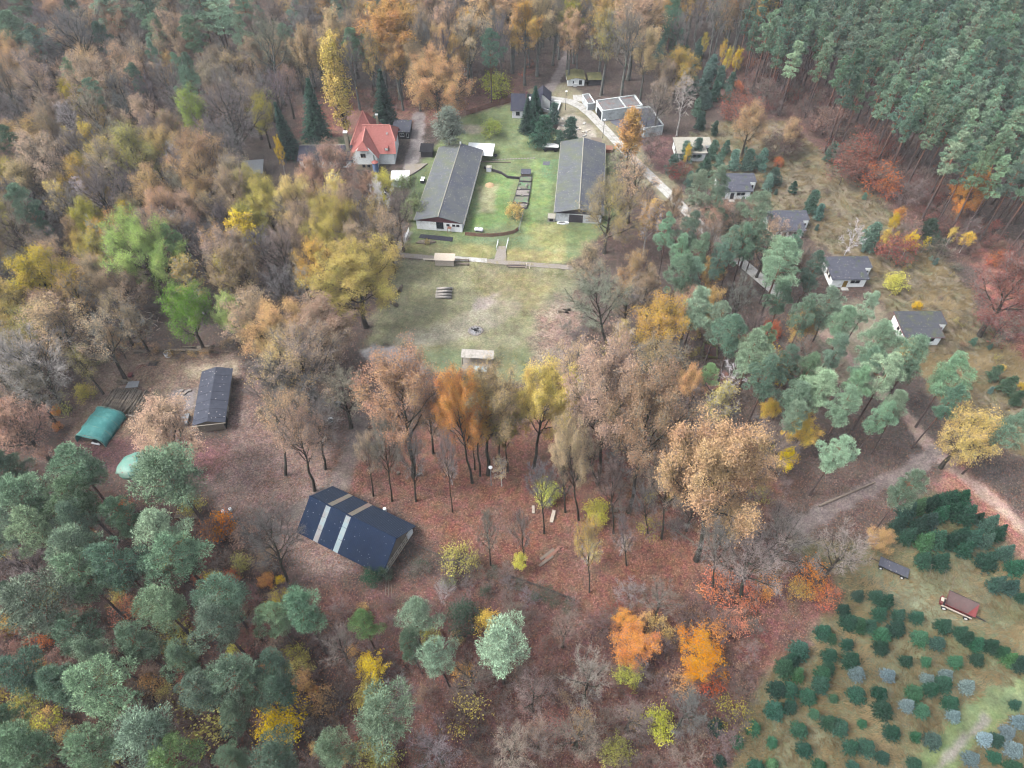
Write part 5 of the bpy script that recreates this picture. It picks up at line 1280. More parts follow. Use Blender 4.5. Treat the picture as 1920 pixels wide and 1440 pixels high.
def at_px(kind, cx, cy_, w, colname, hf=1.0, label=None, group=None, **kw):
    """tree whose crown centre is seen at photo pixel cx, cy_ and whose crown is w pixels wide"""
    proto = KINDS[kind][0]; p = PR[proto][0]; h = p['H']
    for _ in range(3):
        if proto == 'tree' and w * mpp(cx, cy_, .6*h) > 13: proto = 'big'; p = PR['big'][0]; h = p['H']
        z = CK[proto] * h; wm = w * mpp(cx, cy_, z); h = p['H'] * (wm / (2*p['R'])) ** HEXP[proto] * hf
    x, y = G(cx, cy_, CK[proto] * h)
    return plant(kind, x, y, wm, colname, hf, label, group, **kw)

def at_base(kind, bx, by, cx, cy_, w, colname, label=None, group=None):
    """tree standing at ground pixel bx, by whose crown centre is seen at cx, cy_"""
    x, y = G(bx, by); y0 = G(cx, cy_)[1]
    z = CAM_H * (1 - y / y0)
    gx, gy = G(cx, cy_, z); wm = w * mpp(cx, cy_, z)
    proto, ls, nm, cat, tw = KINDS[kind]
    if proto == 'tree': proto = 'grove' if z > 13 else ('big' if wm > 13 else 'tree')
    p = rt.choice(PR[proto]); h = z / CK[proto]
    e = obj(nm, None, None, (x, y, -.05)); e.empty_display_size = .3
    s = wm / (2*p['R']); e.scale = (s, s, h / p['H'])
    e.rotation_euler = (0, math.atan2(gx - x, z), rt.uniform(0, .5))
    tag(e, label, cat, group); c = COLS[colname]
    obj('trunk', p['wood'], e); t = obj('branches', p['twig'], e); t.color = lin(vary(c if ls is None else COLS[tw]), KW, .8)
    if ls: k = obj('crown', p['leaf'][ls], e); k.color = lin(vary(c), KD*1.12 if colname in VIVID else KD, 1.0 if colname in VIVID else SAT)
    PLANTED.append((x, y, wm*.5, kind))
    return e
# ------------------------------------------------------------------ vegetation: the trees one can tell apart
LM = [(700,260,'red-roofed house'),(600,290,'long dark shed'),(483,305,'grey-roofed shed in the wood'),(835,340,'barn with the brown gable'),(1088,330,'barn beside the slab road'),(990,190,'dark-roofed white house'),
      (1082,145,'mossy-roofed white hut'),(1165,200,'concrete garages'),(1295,275,'cabin hidden by young pines'),(1390,350,'cabin with the leaf-strewn roof'),(1490,420,'cabin with patched roofing felt'),(1590,505,'cabin with the ochre door'),
      (1725,610,'mossy-roofed cabin'),(832,552,'stacked logs on the meadow'),(892,619,'fire pit'),(897,680,'table tennis shelter'),(402,740,'dark shed in the yard'),(238,750,'pole stack in the yard'),(192,800,'green tarpaulin tent'),
      (250,872,'pale tarpaulin mound'),(670,1000,'blue-roofed hall'),(1675,1058,'flatbed trailer'),(1803,1142,'red tipping trailer'),(1005,1100,'slatted picket fence'),(1037,970,'white slatted bench'),(1620,920,'forest track junction'),
      (1440,735,'sunken hut among the pines'),(1078,712,'pale poles by the meadow'),(740,565,'sawn trunks under the yellow oak'),(921,890,'lamp post in the grove'),(1840,1330,'grassy plantation track'),(965,398,'round bush by the raised beds'),
      (350,600,'bright green tree'),(90,540,'large olive-yellow oak'),(275,130,'pines at the upper left'),(870,60,'wood behind the barns'),(1600,150,'tall pine wood'),(1330,140,'thicket of young pines'),(200,1200,'pines at the lower left'),(1200,1210,'flaming orange maple'),(700,1357,'lone pine at the bottom edge'),(1100,1350,'leafless thicket at the bottom'),
      (150,200,'mixed wood at the upper left'),(420,420,'birches of the left wood'),(1470,640,'pines behind the cabins'),(1640,720,'pine group by the track'),(1210,560,'grove right of the meadow'),(1337,895,'great golden oak')]
CW = dict(ylem='yellow',oakgold='tan-gold',tan='tan-leaved',tan2='dull tan',pink='pinkish tan',ptan='pinkish orange',brown='brown-leaved',redbr='red-brown',red='red',gold='golden',yel='yellow',yel2='pale yellow',brightyel='bright yellow',oliv='olive-yellow',lime='lime green',green='bright green',
 orange='orange',orange2='tan-orange',rorange='red-orange',grn='grey-green',silver='silvery green',lemon='lemon yellow',pine='blue-green',pine2='dark blue-green',pine3='pale blue-green',pineg='fresh green',jp='dark green',jp2='grey-green',spr='deep green',spr2='dark green',
 xm='dark green',xm2='green',xm3='fresh green',blue='silver-blue',dark='dark green',bgrey='grey',bpink='pinkish grey',bdark='dark',bpale='pale',btan='tan-grey',bpurp='purplish grey',bred='reddish',bgreen='greenish grey',bwhite='white')
NOUN = dict(A='full-crowned tree',Ah='thinning tree',As='nearly bare tree',B='leafless tree',T='tall tree',Th='tall thinning tree',Ts='tall nearly bare tree',Tb='tall leafless tree',Y='birch',Yh='thinning birch',Ys='nearly bare birch',Yb='leafless birch',D='leafless white-stemmed tree',
 C='narrow column-shaped tree',Ch='narrow thinning tree',U='leafy bush',Uh='thinning bush',Us='sparse bush',Ub='leafless bush',P='pine',Q='tall slender pine',J='bushy young pine',S='spruce',X='small plantation spruce')
def rel(cx, cy_):
    b = min(LM, key=lambda q: math.hypot((cx-q[0])*.9, cy_-q[1]))
    dx, dy = cx-b[0], cy_-b[1]; d = math.hypot(dx, dy)
    if d < 22: r = 'close beside'
    elif abs(dx) > abs(dy)*1.3: r = 'left of' if dx < 0 else 'right of'
    else: r = 'behind' if dy < 0 else 'in front of'
    far = '' if d < 75 else 'farther '
    return f'{far}{r} the {b[2]}'
USED = {}
def auto(kind, c, cx, cy_, w):
    size = ''
    base = f'{CW[c]} {NOUN[kind]} {rel(cx, cy_)}'
    for s in ('', 'larger ', 'smaller ', 'second ', 'third '):
        t = s + base
        if t not in USED: USED[t] = 1; return t
    return base
# kind cx cy width colour [height factor] [| label]
TREES = """
P 23 53 62 pine;P 67 75 60 pine2;P 43 7 52 pine;P 143 20 36 pine2;P 207 20 60 pine;P 283 20 84 pine;P 290 53 56 pine3;P 377 20 78 pine;P 367 67 60 pine;P 410 30 66 pine3;P 450 70 46 pine;P 460 13 50 pine2;P 127 133 40 pine;P 17 262 54 pine;P 43 387 56 pine;P 67 413 48 pine2;P 333 133 32 pine;P 363 130 42 pine;P 350 157 46 pine2;P 293 108 30 pine;P 320 450 36 pineg
Ah 27 120 84 orange2;As 60 140 70 pink;Ah 167 135 62 orange2;Ah 187 170 92 ptan;As 77 175 92 tan;A 140 190 44 yel;B 227 180 70 bgrey;As 233 135 84 tan;B 150 85 110 bgrey;Ah 217 55 76 ptan;Ah 337 85 78 tan;As 443 145 76 tan;Th 363 212 52 lime;B 433 220 120 bgrey;Ah 267 227 62 tan;B 180 230 84 btan;B 133 240 60 bpale;Y 177 273 40 yel;Ah 67 277 68 gold;Ah 93 320 92 pink;Ah 20 307 62 pink;Ah 50 347 76 tan;Ah 260 300 86 oliv;Ah 307 283 64 gold;As 210 327 84 tan;Ah 377 320 112 orange2;Ah 290 370 66 orange2;B 200 373 104 bpink;Yh 120 383 42 yel2;A 167 423 66 oliv;Ah 143 443 50 tan;Yh 245 420 34 yel;As 83 470 64 pink;B 33 443 100 bpink;Yh 437 320 32 orange2;As 400 400 62 tan;Y 457 443 46 yel;Ah 160 475 52 yel;A 482 365 66 oliv;Yb 335 425 34 bwhite
A 273 487 122 lime|large lime green full-crowned tree, brightest crown of the left wood
As 510 40 84 pink;P 540 68 40 pine;Ts 580 40 70 bgrey;As 660 75 84 tan;As 600 100 74 tan;T 737 68 96 gold|broad yellow-tan oak behind the red-roofed house
Th 813 25 74 tan;Th 910 22 84 orange2;Ts 845 60 80 tan;Tb 503 85 80 bgreen;C 637 178 44 yel2 1.45|tall pale yellow poplar behind the red-roofed house
S 585 215 50 spr 1.0|dark spruce behind the long dark shed;S 536 250 44 spr .95|dark spruce at the left end of the long dark shed;S 716 188 48 spr 1.0|dark spruce just behind the red-roofed house
A 820 162 102 orange2|round orange oak behind the barn with the brown gable;U 927 165 46 lemon|yellow-green round bush by the track behind the plank fence;C 842 245 50 silver .6|silvery green willow behind the barn with the brown gable
Ah 623 318 78 ptan;Ah 590 340 54 ptan;A 503 385 72 oliv;Ah 560 385 80 yel2;Yh 630 368 46 yel;Yb 717 385 46 bwhite|bare white birch before the barn with the brown gable;Uh 757 362 52 grn;U 777 395 40 grn;A 625 440 104 yel;A 668 528 150 ylem|large yellow oak at the left edge of the meadow;B 748 412 60 bpink;Ah 722 348 40 lemon;Ah 690 352 40 ptan;U 965 398 28 yel;U 922 243 30 lime;U 801 454 9 yel2;Uh 497 190 36 lime;Y 523 287 16 brightyel;B 600 305 40 bgrey;Us 640 295 34 grn
Th 960 25 84 orange2;Th 1010 40 66 tan;Th 985 60 60 gold;Th 1067 50 48 oliv;Th 1133 38 60 gold;Th 1193 32 96 tan;Ts 1137 78 62 oliv;Tb 1177 85 84 bgreen;Th 1213 100 52 tan;Tb 1040 30 50 bgreen;Ts 880 70 70 tan
J 1237 100 34 jp;J 1273 90 36 jp2;J 1307 110 38 jp;J 1333 127 36 jp2;J 1353 147 34 jp;J 1323 150 38 jp2;J 1370 157 34 jp;J 1343 173 36 jp;J 1320 187 34 jp2;J 1253 120 34 jp;J 1290 128 36 jp2;J 1260 72 34 jp;J 1297 165 36 jp;J 1365 178 28 jp2;J 1240 80 30 jp2;J 1285 105 32 jp;J 1312 88 30 jp2
P 1253 45 42 pine2;P 1262 28 40 pine2;J 1315 230 30 jp;J 1340 243 22 jp;J 1307 205 28 jp2;J 1327 192 26 jp2;Ah 1270 135 58 gold;Ah 1248 152 44 tan;Yb 1282 187 50 bpale;B 1237 192 56 bpink;Y 1357 97 14 brightyel .8;Y 1367 108 14 brightyel .8;Y 1383 118 16 brightyel .8;Y 1322 80 14 brightyel .8;Y 1358 128 10 brightyel .8
Uh 1387 207 62 red;Us 1427 187 60 bred;Ah 1407 237 58 orange2;Us 1430 100 60 bred;Us 1460 130 60 bred;Uh 1480 262 50 redbr
C 1184 255 46 gold .95|golden larch standing beside the slab road;Us 1222 278 50 bred;Uh 1275 322 36 red;Us 1162 312 44 grn;Ub 1213 230 60 bgrey
S 986 215 26 spr 1.0|slim dark conifer before the dark-roofed white house;S 1004 212 42 spr2 .8|broad dark conifer before the dark-roofed white house;J 1017 252 54 jp;J 1070 248 46 jp;J 1040 217 36 jp2;J 1050 262 30 jp
J 1263 310 34 jp;J 1322 315 40 jp;J 1293 338 26 jp;J 1288 287 34 jp;J 1310 282 34 jp;J 1335 282 34 jp;J 1362 277 22 jp;J 1350 303 32 jp;J 1378 303 36 jp2;J 1402 303 38 jp;J 1427 302 36 jp2;Y 1290 287 13 brightyel .7;U 1459 305 16 rorange
P 1307 365 60 pine3;P 1353 342 50 pine3;P 1420 402 62 pine3;P 1293 432 46 pine 1.1;P 1255 425 44 pine 1.1;Yh 1217 417 50 gold;As 1143 395 118 oliv|large olive-twigged tree before the barn beside the slab road;As 1187 350 74 tan;Ah 1337 420 60 ptan;A 1263 388 32 ptan;S 1378 410 34 spr;P 1377 460 50 pine2;P 1460 470 62 pine3;P 1400 455 54 pine;P 1345 385 44 pine
Uh 1550 230 60 redbr;Uh 1597 293 74 red;Uh 1583 325 60 redbr;Uh 1647 343 60 rorange;Us 1707 363 56 bred;A 1817 365 60 orange;Yb 1665 140 30 bpink;Ah 1485 245 34 orange2;Uh 1455 278 50 bred;J 1557 287 34 jp;J 1522 382 44 jp;J 1538 400 30 jp;J 1488 353 20 jp;J 1452 332 30 jp;J 1440 345 26 jp2;D 1597 447 44 bwhite|bare white tree behind the cabin with the ochre door;J 1633 450 50 jp
Y 1660 448 17 brightyel .62;Y 1678 453 14 brightyel .6;Y 1705 455 24 brightyel .62;Y 1677 418 16 brightyel .6;Y 1687 405 20 orange .6;Uh 1680 470 60 red;Uh 1700 440 50 redbr;Y 1813 450 20 brightyel .5;Y 1785 440 14 brightyel .5;Y 1738 455 12 brightyel .45;J 1742 430 42 dark;Us 1760 470 46 dark
A 90 540 100 yel|large olive-yellow oak above the yard at the left edge;A 20 600 92 yel2;Ah 110 625 112 tan;A 352 595 78 green 1.0|bright green leafy tree behind the yard;Yh 353 525 52 gold;A 433 590 58 lime;Yh 423 523 44 yel;Ah 190 530 72 tan;As 215 590 64 tan;B 70 690 150 bpale|spreading pale leafless tree at the left edge beside the yard;Ah 40 800 100 pink;As 160 690 54 oliv;U 160 738 32 oliv;A 213 635 30 orange2;Ah@1085,975 1070 850 70 tan;B@1020,1000 1015 910 60 bgrey;As@1240,1010 1250 900 70 pink;B@1150,1000 1145 900 60 bpink;B@1335,1110 1340 1010 70 bgrey;As@700,930 690 850 50 tan;B@780,940 775 870 50 bgrey;A 325 818 118 ptan|low pinkish tan oak below the dark shed in the yard;As 150 560 80 gold;As 250 610 60 tan;As 60 740 90 btan;Us 115 760 40 oliv;U 105 770 18 orange;U 108 800 16 orange
P 322 888 136 pine|broad pine overhanging the pale tarpaulin mound;P 150 888 92 pine;P 140 925 88 pine3;P 60 945 96 pine;P 15 890 60 pine2
A 530 625 118 orange2;A 600 622 116 ptan;As 572 690 150 tan;Ah 478 612 84 tan;As 540 705 116 tan;B 560 765 110 bgrey;B 640 740 90 btan;B 530 740 110 bdark;As@590,920 566 820 100 ptan;Ah@775,893 757 752 150 ptan|broad tan oak in front of the meadow
As@735,940 725 840 60 bgreen;B@848,960 840 860 40 bgrey;As@812,850 805 780 60 tan;B@1290,945 1260 840 70 bpink;B@1120,910 1095 830 70 btan;As@1085,900 1075 830 60 tan;B@1215,1000 1205 930 50 bgrey;As@1105,1110 1100 1010 50 yel;B@1175,1060 1168 1000 40 bgrey;Ah@900,892 893 775 70 gold;B@1060,960 1055 890 50 bgrey;B@985,1060 978 1000 40 bgrey;B@610,880 600 800 80 bgrey;As@535,890 530 790 90 tan;B@920,1060 915 1000 40 bgrey;Ah@890,880 884 800 50 orange;A@885,905 862 772 88 orange|glowing orange beech beside the broad tan oak;Ah@915,890 915 762 124 tan|tall thinning tan tree in front of the table tennis shelter;As@952,885 945 800 60 oliv;Ah@935,870 940 790 60 lemon;A@1000,877 1023 757 114 yel2|yellow oak at the lower right corner of the meadow
B@1137,660 1120 560 112 bgreen;Ah 1180 520 62 orange2;Ah 1240 612 98 gold;Ah 1290 592 62 ptan;Yh 1165 640 42 yel2;As 1237 690 98 tan;Ah@1120,905 1140 740 136 pink;Ah@1178,960 1215 795 140 ptan|pinkish tan oak before the grove at the centre right;A 1290 720 60 orange2;P 1325 705 40 pineg .6;D 1368 705 50 bwhite|bare white-limbed tree beside the green pine;Yh 1350 762 54 yel2;B 1320 800 80 bpurp;A@1305,1050 1337 895 184 oakgold|great golden oak left of the forest track
U 1025 925 46 lemon;U 1118 960 40 lemon;P 1420 640 46 pine;U 1445 620 34 rorange;Uh 1440 690 70 oliv;As 1180 560 70 tan;Ah 1210 540 50 ptan
P 1460 505 82 pine;P 1470 552 62 pine2;P 1555 582 72 pine3;P 1582 612 60 pine;P 1620 572 50 pine3;P 1567 662 62 pine;P 1645 652 72 pine;P 1660 705 86 pine3;P 1612 690 60 pine;P 1715 672 90 pine;P 1790 700 84 pine;P 1775 752 60 pine2;P 1490 735 62 pine;P 1545 722 72 pine3;P 1605 727 62 pine;P 1583 765 70 pine;P 1693 765 56 pine3;P 1653 777 52 pine;P 1570 842 66 pine3|pine with a leaning double stem at the track bend;P 1703 918 68 pine;P 1883 800 66 pine;P 1520 510 60 pine2;P 1510 590 60 pine
A 1505 808 56 brightyel .75|bright yellow maple left of the pine group by the track;Y 1475 862 34 brightyel .6;A 1442 770 38 brightyel .6;Ah 1815 815 98 yel2|pale yellow leaning birch beside the track junction;U 1677 532 36 lemon;Ah 1892 552 110 red|red-brown beech at the right edge;Us 1880 610 90 red;J 1865 700 30 dark;J 1890 722 36 dark;J 1905 747 32 dark;U 1880 690 10 brightyel;U 1720 573 14 brightyel;U 1700 657 40 gold;U 1915 725 12 brightyel
P 25 990 80 pine;P 80 985 80 pine3;P 150 1028 86 pine3;P 235 978 70 pine;P 283 990 104 pine3;P 335 1030 106 pine;P 230 1060 88 pine2;P 165 1095 90 pine3;P 90 1140 112 pine3;P 143 1180 80 pine;P 15 1120 60 pine2;P 300 1130 86 pine3;P 413 1110 94 pine;P 420 1178 92 pine;P 255 1205 76 pine;P 187 1215 76 pine3;P 347 1240 70 pine3;P 37 1255 86 pine2;P 100 1290 76 pine2;P 187 1305 110 pine3;P 267 1360 106 pine3;P 383 1290 70 pine;P 447 1275 90 pine3;P 433 1355 66 pine3;P 60 1400 94 pine;P 173 1410 90 pine3;P 13 1355 60 pine2;P 317 1435 80 pineg;P 440 1425 62 pine3
B 75 1072 100 bpink;U 413 990 46 orange;Uh 400 1000 60 redbr;Uh 327 1190 64 oliv;Uh 285 1290 46 gold;Us 367 1350 110 oliv;Uh 60 1315 52 oliv;Uh 95 1350 44 lemon;U 443 1225 30 lemon;Uh 240 1150 50 rorange;Uh 330 1320 50 brown;U 20 1165 40 gold;Uh 140 1250 40 redbr
P 510 1150 66 pine3;P 570 1150 90 pine;P 680 1160 66 pineg;P 770 1157 80 pine3;P 775 1205 46 pine;P 830 1225 72 pine3;P 943 1210 96 pine3|pale pine standing alone before the picket fence;P 513 1240 66 pine;P 525 1290 80 pine2;P 485 1285 70 pine;P 700 1357 116 pine3|light green pine by itself at the bottom edge;P 610 1410 72 pine3
B@540,1100 510 1010 108 bdark|dark leafless tree left of the blue-roofed hall;Y 697 1253 46 brightyel .5;U 693 1300 54 oliv;U 530 1357 76 brightyel;U 570 1280 36 gold;U 592 1292 12 orange;U 707 1425 76 oliv;U 697 1083 34 xm2;U 720 1075 30 dark;Uh 863 1053 60 oliv;Ub 833 1110 36 bpale;U 867 1157 56 dark;Us 873 1337 72 oliv;U 915 1170 42 yel;U 500 1090 26 orange;U 526 1088 16 brightyel
Ah 1193 1210 92 orange .42|flaming orange maple in the lower middle;Ah 1167 1167 40 orange .45;Ah 1307 1230 96 orange .42;Uh 1340 1185 50 orange;Uh 1280 1285 46 orange2;Uh 1235 1180 44 gold;Uh 1405 1120 44 rorange;Uh 1325 1275 50 rorange;Uh 1347 1103 62 rorange;Uh 1387 1163 48 rorange;U 1180 1268 46 lemon;Us 1373 1345 60 oliv;U 1237 1362 54 lemon;U 1153 1410 50 oliv;B 1103 1270 88 bpink;B 1083 1373 96 bpink;B@1385,1130 1405 1045 140 bpink|spreading pinkish grey leafless tree left of the plantation;B 1293 1327 88 bpurp;B 1000 1300 84 bpink;B 885 1265 76 bpink;B 750 1310 76 bgrey;B 640 1215 74 bpink;B 1185 1340 70 bpink;B 955 1405 92 bpink;B 820 1400 92 bgrey;As 1010 1390 70 brown;B 1060 1180 60 bpink;B 1240 1130 60 bpink;Ub 1180 1112 52 bpale;Ys 1105 1030 40 yel .6;Y 975 1050 24 lemon .5;Ys 1168 1020 24 tan .6;Ys 845 880 24 tan .7;Ys 940 880 30 tan .7
B 1465 1020 124 bgrey;B 1580 1040 98 btan;A 1650 1013 50 orange2 .45;Uh 1525 1085 56 orange;Uh 1550 1120 44 rorange;Uh 1500 1110 44 gold;Uh 1440 1100 44 orange
"""
for row in TREES.replace('\n', ';').split(';'):
    row = row.strip()
    if not row: continue
    lab = None
    if '|' in row: row, lab = row.split('|')
    q = row.split(); k, cx, cy_, w, c = q[0], float(q[1]), float(q[2]), float(q[3]), q[4]
    hf = float(q[5]) if len(q) > 5 else 1.0
    if k == 'P' and cx < 960 and cy_ > 850: w *= 1.14
    base = None
    if '@' in k: k, base = k.split('@'); base = [float(v_) for v_ in base.split(',')]
    lab = lab or auto(k, c, cx, cy_, w)
    g = None
    if USED.get(lab, 0) > 0 and lab in globals().get('_seen', set()): g = 'look-alikes: ' + lab
    globals().setdefault('_seen', set()).add(lab)
    if base: at_base(k, base[0], base[1], cx, cy_, w, c, lab, g or None)
    else: at_px(k, cx, cy_, w, c, hf, lab, g or None)

# plantation spruces, one by one
XM = """1723 985;1745 975;1765 963;1790 957;1812 963;1835 972;1856 982;1735 1015;1757 1010;1780 1014;1802 1003;1825 1008;1850 1014;1871 1000;1733 1048;1766 1052;1811 1030;1853 1050;1886 1035;1906 1062;1896 1100;1870 1095;1916 1120;1686 985;1702 1003;1700 958;1722 950;1745 945;1775 938;1805 935;
1645 1118;1662 1127;1650 1150;1686 1153;1583 1143;1592 1165;1612 1170;1632 1172;1545 1185;1560 1197;1656 1190;1653 1213;1682 1178;1500 1218;1484 1240;1496 1265;1473 1252;1556 1228;1555 1252;1543 1262;1540 1283;1458 1290;1482 1292;1455 1330;1482 1325;1516 1305;1528 1338;1556 1355;1576 1362;1500 1366;1510 1405;1597 1400;1655 1420;1601 1438;1450 1432;1597 1238;1608 1302;1590 1208;
1650 1300;1658 1330;1716 1298;1731 1331;1674 1372;1737 1240;1746 1290;1770 1173;1801 1185;1815 1196;1832 1207;1834 1236;1793 1240;1861 1210;1881 1222;1896 1236;1912 1242;1784 1318;1771 1282;1870 1387;1866 1420;1903 1442;1905 1320;1716 1432;1344 1362;1383 1390;1350 1425;1420 1440;1625 1402"""
XS = [tuple(map(float, q.split())) for q in XM.replace('\n', '').split(';') if q.strip()]
XB = [(1667,1265),(1740,1273),(1702,1322),(1815,1286),(1790,1342),(1848,1384),(1822,1422),(1902,1405),(1916,1352),(1608,1262),(1775,1265),(1890,1372)]
def spot(a, b, w, c):
    s = 'small ' if w < 27 else 'larger ' if w > 32 else ''
    if b < 1200: p = 'just below the red tipping trailer' if a > 1720 else 'in the first rows below the flatbed trailer'
    elif a < 1530: p = 'along the leaf-strewn left edge of the plantation' if b < 1340 else 'at the lower left corner of the plantation'
    elif a < 1680: p = 'in the middle rows of the plantation' if b < 1330 else 'in the bottom rows of the plantation'
    else: p = 'between the trailer and the grassy track' if b < 1270 else 'beside the grassy track at the lower right'
    return f'{s}{CW[c]} young spruce {p}'
for i, (a, b) in enumerate(XS):
    up = b < 1130 and a > 1680
    w = rt.uniform(30, 38) if up else rt.uniform(24, 35)
    c = rt.choice(['xm', 'xm', 'xm2']) if not up else rt.choice(['xm', 'spr', 'xm'])
    if i % 17 == 5: w = 20
    if i % 19 == 7: c = 'xm3'
    at_px('X', a, b, w, c, 1.4 if up else 1.25, ('dark green spruce in the ' + ('upper' if b < 1000 else 'lower') + (' left' if a < 1790 else ' right') + ' part of the dense block above the red trailer') if up else spot(a, b, w, c), 'dense plantation block' if up else 'open plantation rows')
for a, b in XB:
    at_px('X', a, b, rt.uniform(23, 31), 'blue', 1.3, 'silver-blue young spruce among the green plantation rows', 'silver-blue plantation spruces')

_xp = [(1560,1130),(1650,1100),(1740,1170),(1860,1225),(1790,1330),(1720,1440),(1440,1440),(1400,1350),(1470,1230)]
_n = 0
for _ in range(900):
    a, b = rt.uniform(1400, 1870), rt.uniform(1100, 1440)
    r_ = False; j_ = len(_xp) - 1
    for i_ in range(len(_xp)):
        (xi, yi), (xj, yj) = _xp[i_], _xp[j_]
        if (yi > b) != (yj > b) and a < (xj-xi)*(b-yi)/(yj-yi)+xi: r_ = not r_
        j_ = i_
    if not r_ or any(math.hypot(a-u, b-v) < 33 for u, v in XS + XB) or math.hypot(a-1800, b-1140) < 60: continue
    XS.append((a, b)); _n += 1
    at_px('X', a, b, rt.uniform(18, 32), rt.choice(['xm', 'xm2', 'spr']), 1.2, spot(a, b, 22, 'xm'), 'open plantation rows')
    if _n > 34: break

# ------------------------------------------------------------------ vegetation: the woods in between
def inpoly(x, y, poly):
    r = False; j = len(poly) - 1
    for i in range(len(poly)):
        xi, yi = poly[i]; xj, yj = poly[j]
        if (yi > y) != (yj > y) and x < (xj-xi)*(y-yi)/(yj-yi)+xi: r = not r
        j = i
    return r
GRID = {}
def put(x, y, r): GRID.setdefault((int(x//8), int(y//8)), []).append((x, y, r))
for x, y, w, k in PLANTED: put(x, y, w/2)
def clear(x, y, r, f):
    a, b = int(x//8), int(y//8)
    for i in range(a-1, a+2):
        for j in range(b-1, b+2):
            for X, Y, r2 in GRID.get((i, j), ()):
                if (X-x)**2 + (Y-y)**2 < ((r + r2) * f)**2: return False
    return True
FILLS = [
 # polygon of crown centres, tries, overlap factor, palette [(weight, kind, colours, width range m, height factor)], label, group
 ([(-90,240),(120,235),(300,260),(420,310),(430,345),(540,382),(700,385),(750,435),(700,480),(520,560),(440,545),(330,440),(200,650),(-90,700)], 2600, .58,
  [(3,'B',['bgrey','bpurp','btan'],(6,10),1.0),(4,'Ah',['tan','gold','tan2','ptan'],(7,11),1.0),(3,'As',['tan','gold','tan2'],(7,10),1.0),(1.6,'Ah',['yel2','oliv','gold'],(6,9),1.0),(.8,'Ys',['yel','gold'],(4,6),1.0),(.5,'Yb',['bwhite'],(4,6),1.0)],
  'tan wood left of the barns'),
 ([(-90,-90),(470,-90),(560,110),(545,185),(455,270),(470,300),(430,345),(540,382),(700,385),(750,435),(700,480),(520,560),(440,545),(330,440),(200,650),(120,720),(-90,800)], 8000, .58,
  [(8,'B',['bgrey','bpurp','bgrey','btan','bpurp'],(7,11),1.0),(2.6,'Ah',['tan','ptan','pink','tan2'],(7,11),1.0),(5,'As',['tan','pink','tan2','brown'],(7,11),1.0),(.9,'Ah',['gold','oliv','tan2'],(6,9),1.0),(.5,'P',['pine','pine2'],(6,8),1.0)],
  'mixed wood at the upper left'),
 ([(470,-90),(1440,-90),(1430,20),(1240,70),(1230,10),(1110,20),(1090,70),(1040,75),(1030,30),(930,100),(780,120),(560,140),(560,110)], 3600, .56,
  [(5,'Tb',['bgrey','bpurp','bgreen'],(6.5,9),1.0),(4,'Ts',['tan','gold'],(7,9.5),1.0),(2.2,'Th',['tan','orange2','gold'],(7,9),1.0),(1,'P',['pine2','pine'],(6,8),1.05)],
  'wood behind the barns'),
 ([(1420,-90),(2080,-90),(2080,420),(1990,420),(1940,345),(1850,330),(1795,300),(1725,245),(1690,225),(1640,180),(1565,165),(1530,105),(1440,100),(1400,40)], 9000, .56,
  [(1,'Q',['pine','pine2','pine2','pine','pine3'],(4.8,6.6),1.0)], 'tall pine wood'),
 ([(1240,470),(1290,400),(1440,430),(1500,470),(1530,560),(1500,640),(1540,690),(1460,760),(1340,660),(1250,560)], 1400, .56,
  [(5,'P',['pine2','pine','pine3'],(5,7.5),1.05),(2,'As',['tan','brown'],(5,8),1.0),(1.5,'B',['bpink','bgrey'],(5,8),1.0),(1,'Ah',['ptan','gold'],(5,7),.9)], 'grove between meadow and cabins'),
 ([(1040,700),(1130,600),(1260,640),(1480,740),(1450,820),(1420,1000),(1300,1010),(1200,860),(1080,820)], 700, .62,
  [(3,'B',['bpink','bgrey','bpurp'],(5,9),.9),(2,'As',['tan','pink'],(5,9),.9)], 'open grove at the centre right'),
 ([(-90,860),(230,960),(420,960),(480,1090),(640,1130),(560,1260),(600,1380),(540,1540),(-90,1540)], 700, .66,
  [(1,'P',['pine','pine2','pine3'],(5.5,8.5),1.0)], 'pines at the lower left'),
 ([(-90,640),(60,640),(120,720),(140,830),(90,880),(-90,880)], 200, .6,
  [(3,'B',['bpink','bgrey'],(7,11),1.0),(2,'As',['brown','pink'],(7,10),1.0)], 'wood left of the yard'),
 ([(1400,600),(1500,620),(1640,700),(1700,760),(1600,880),(1500,860),(1440,800),(1400,700)], 700, .54,
  [(2,'P',['pine','pine3'],(5,7),1.0),(2,'Us',['oliv','brown'],(3,5),1.0)], 'pine group by the track'),
 ([(1120,340),(1180,330),(1260,400),(1240,470),(1150,560),(1090,560),(1090,480)], 160, .6,
  [(3,'B',['bgreen','bgrey','btan'],(6,9),.9),(2,'As',['tan'],(6,9),.9)], 'grove right of the meadow'),
]
GROUPS = {}
PINEFAR = []
nfill = {}
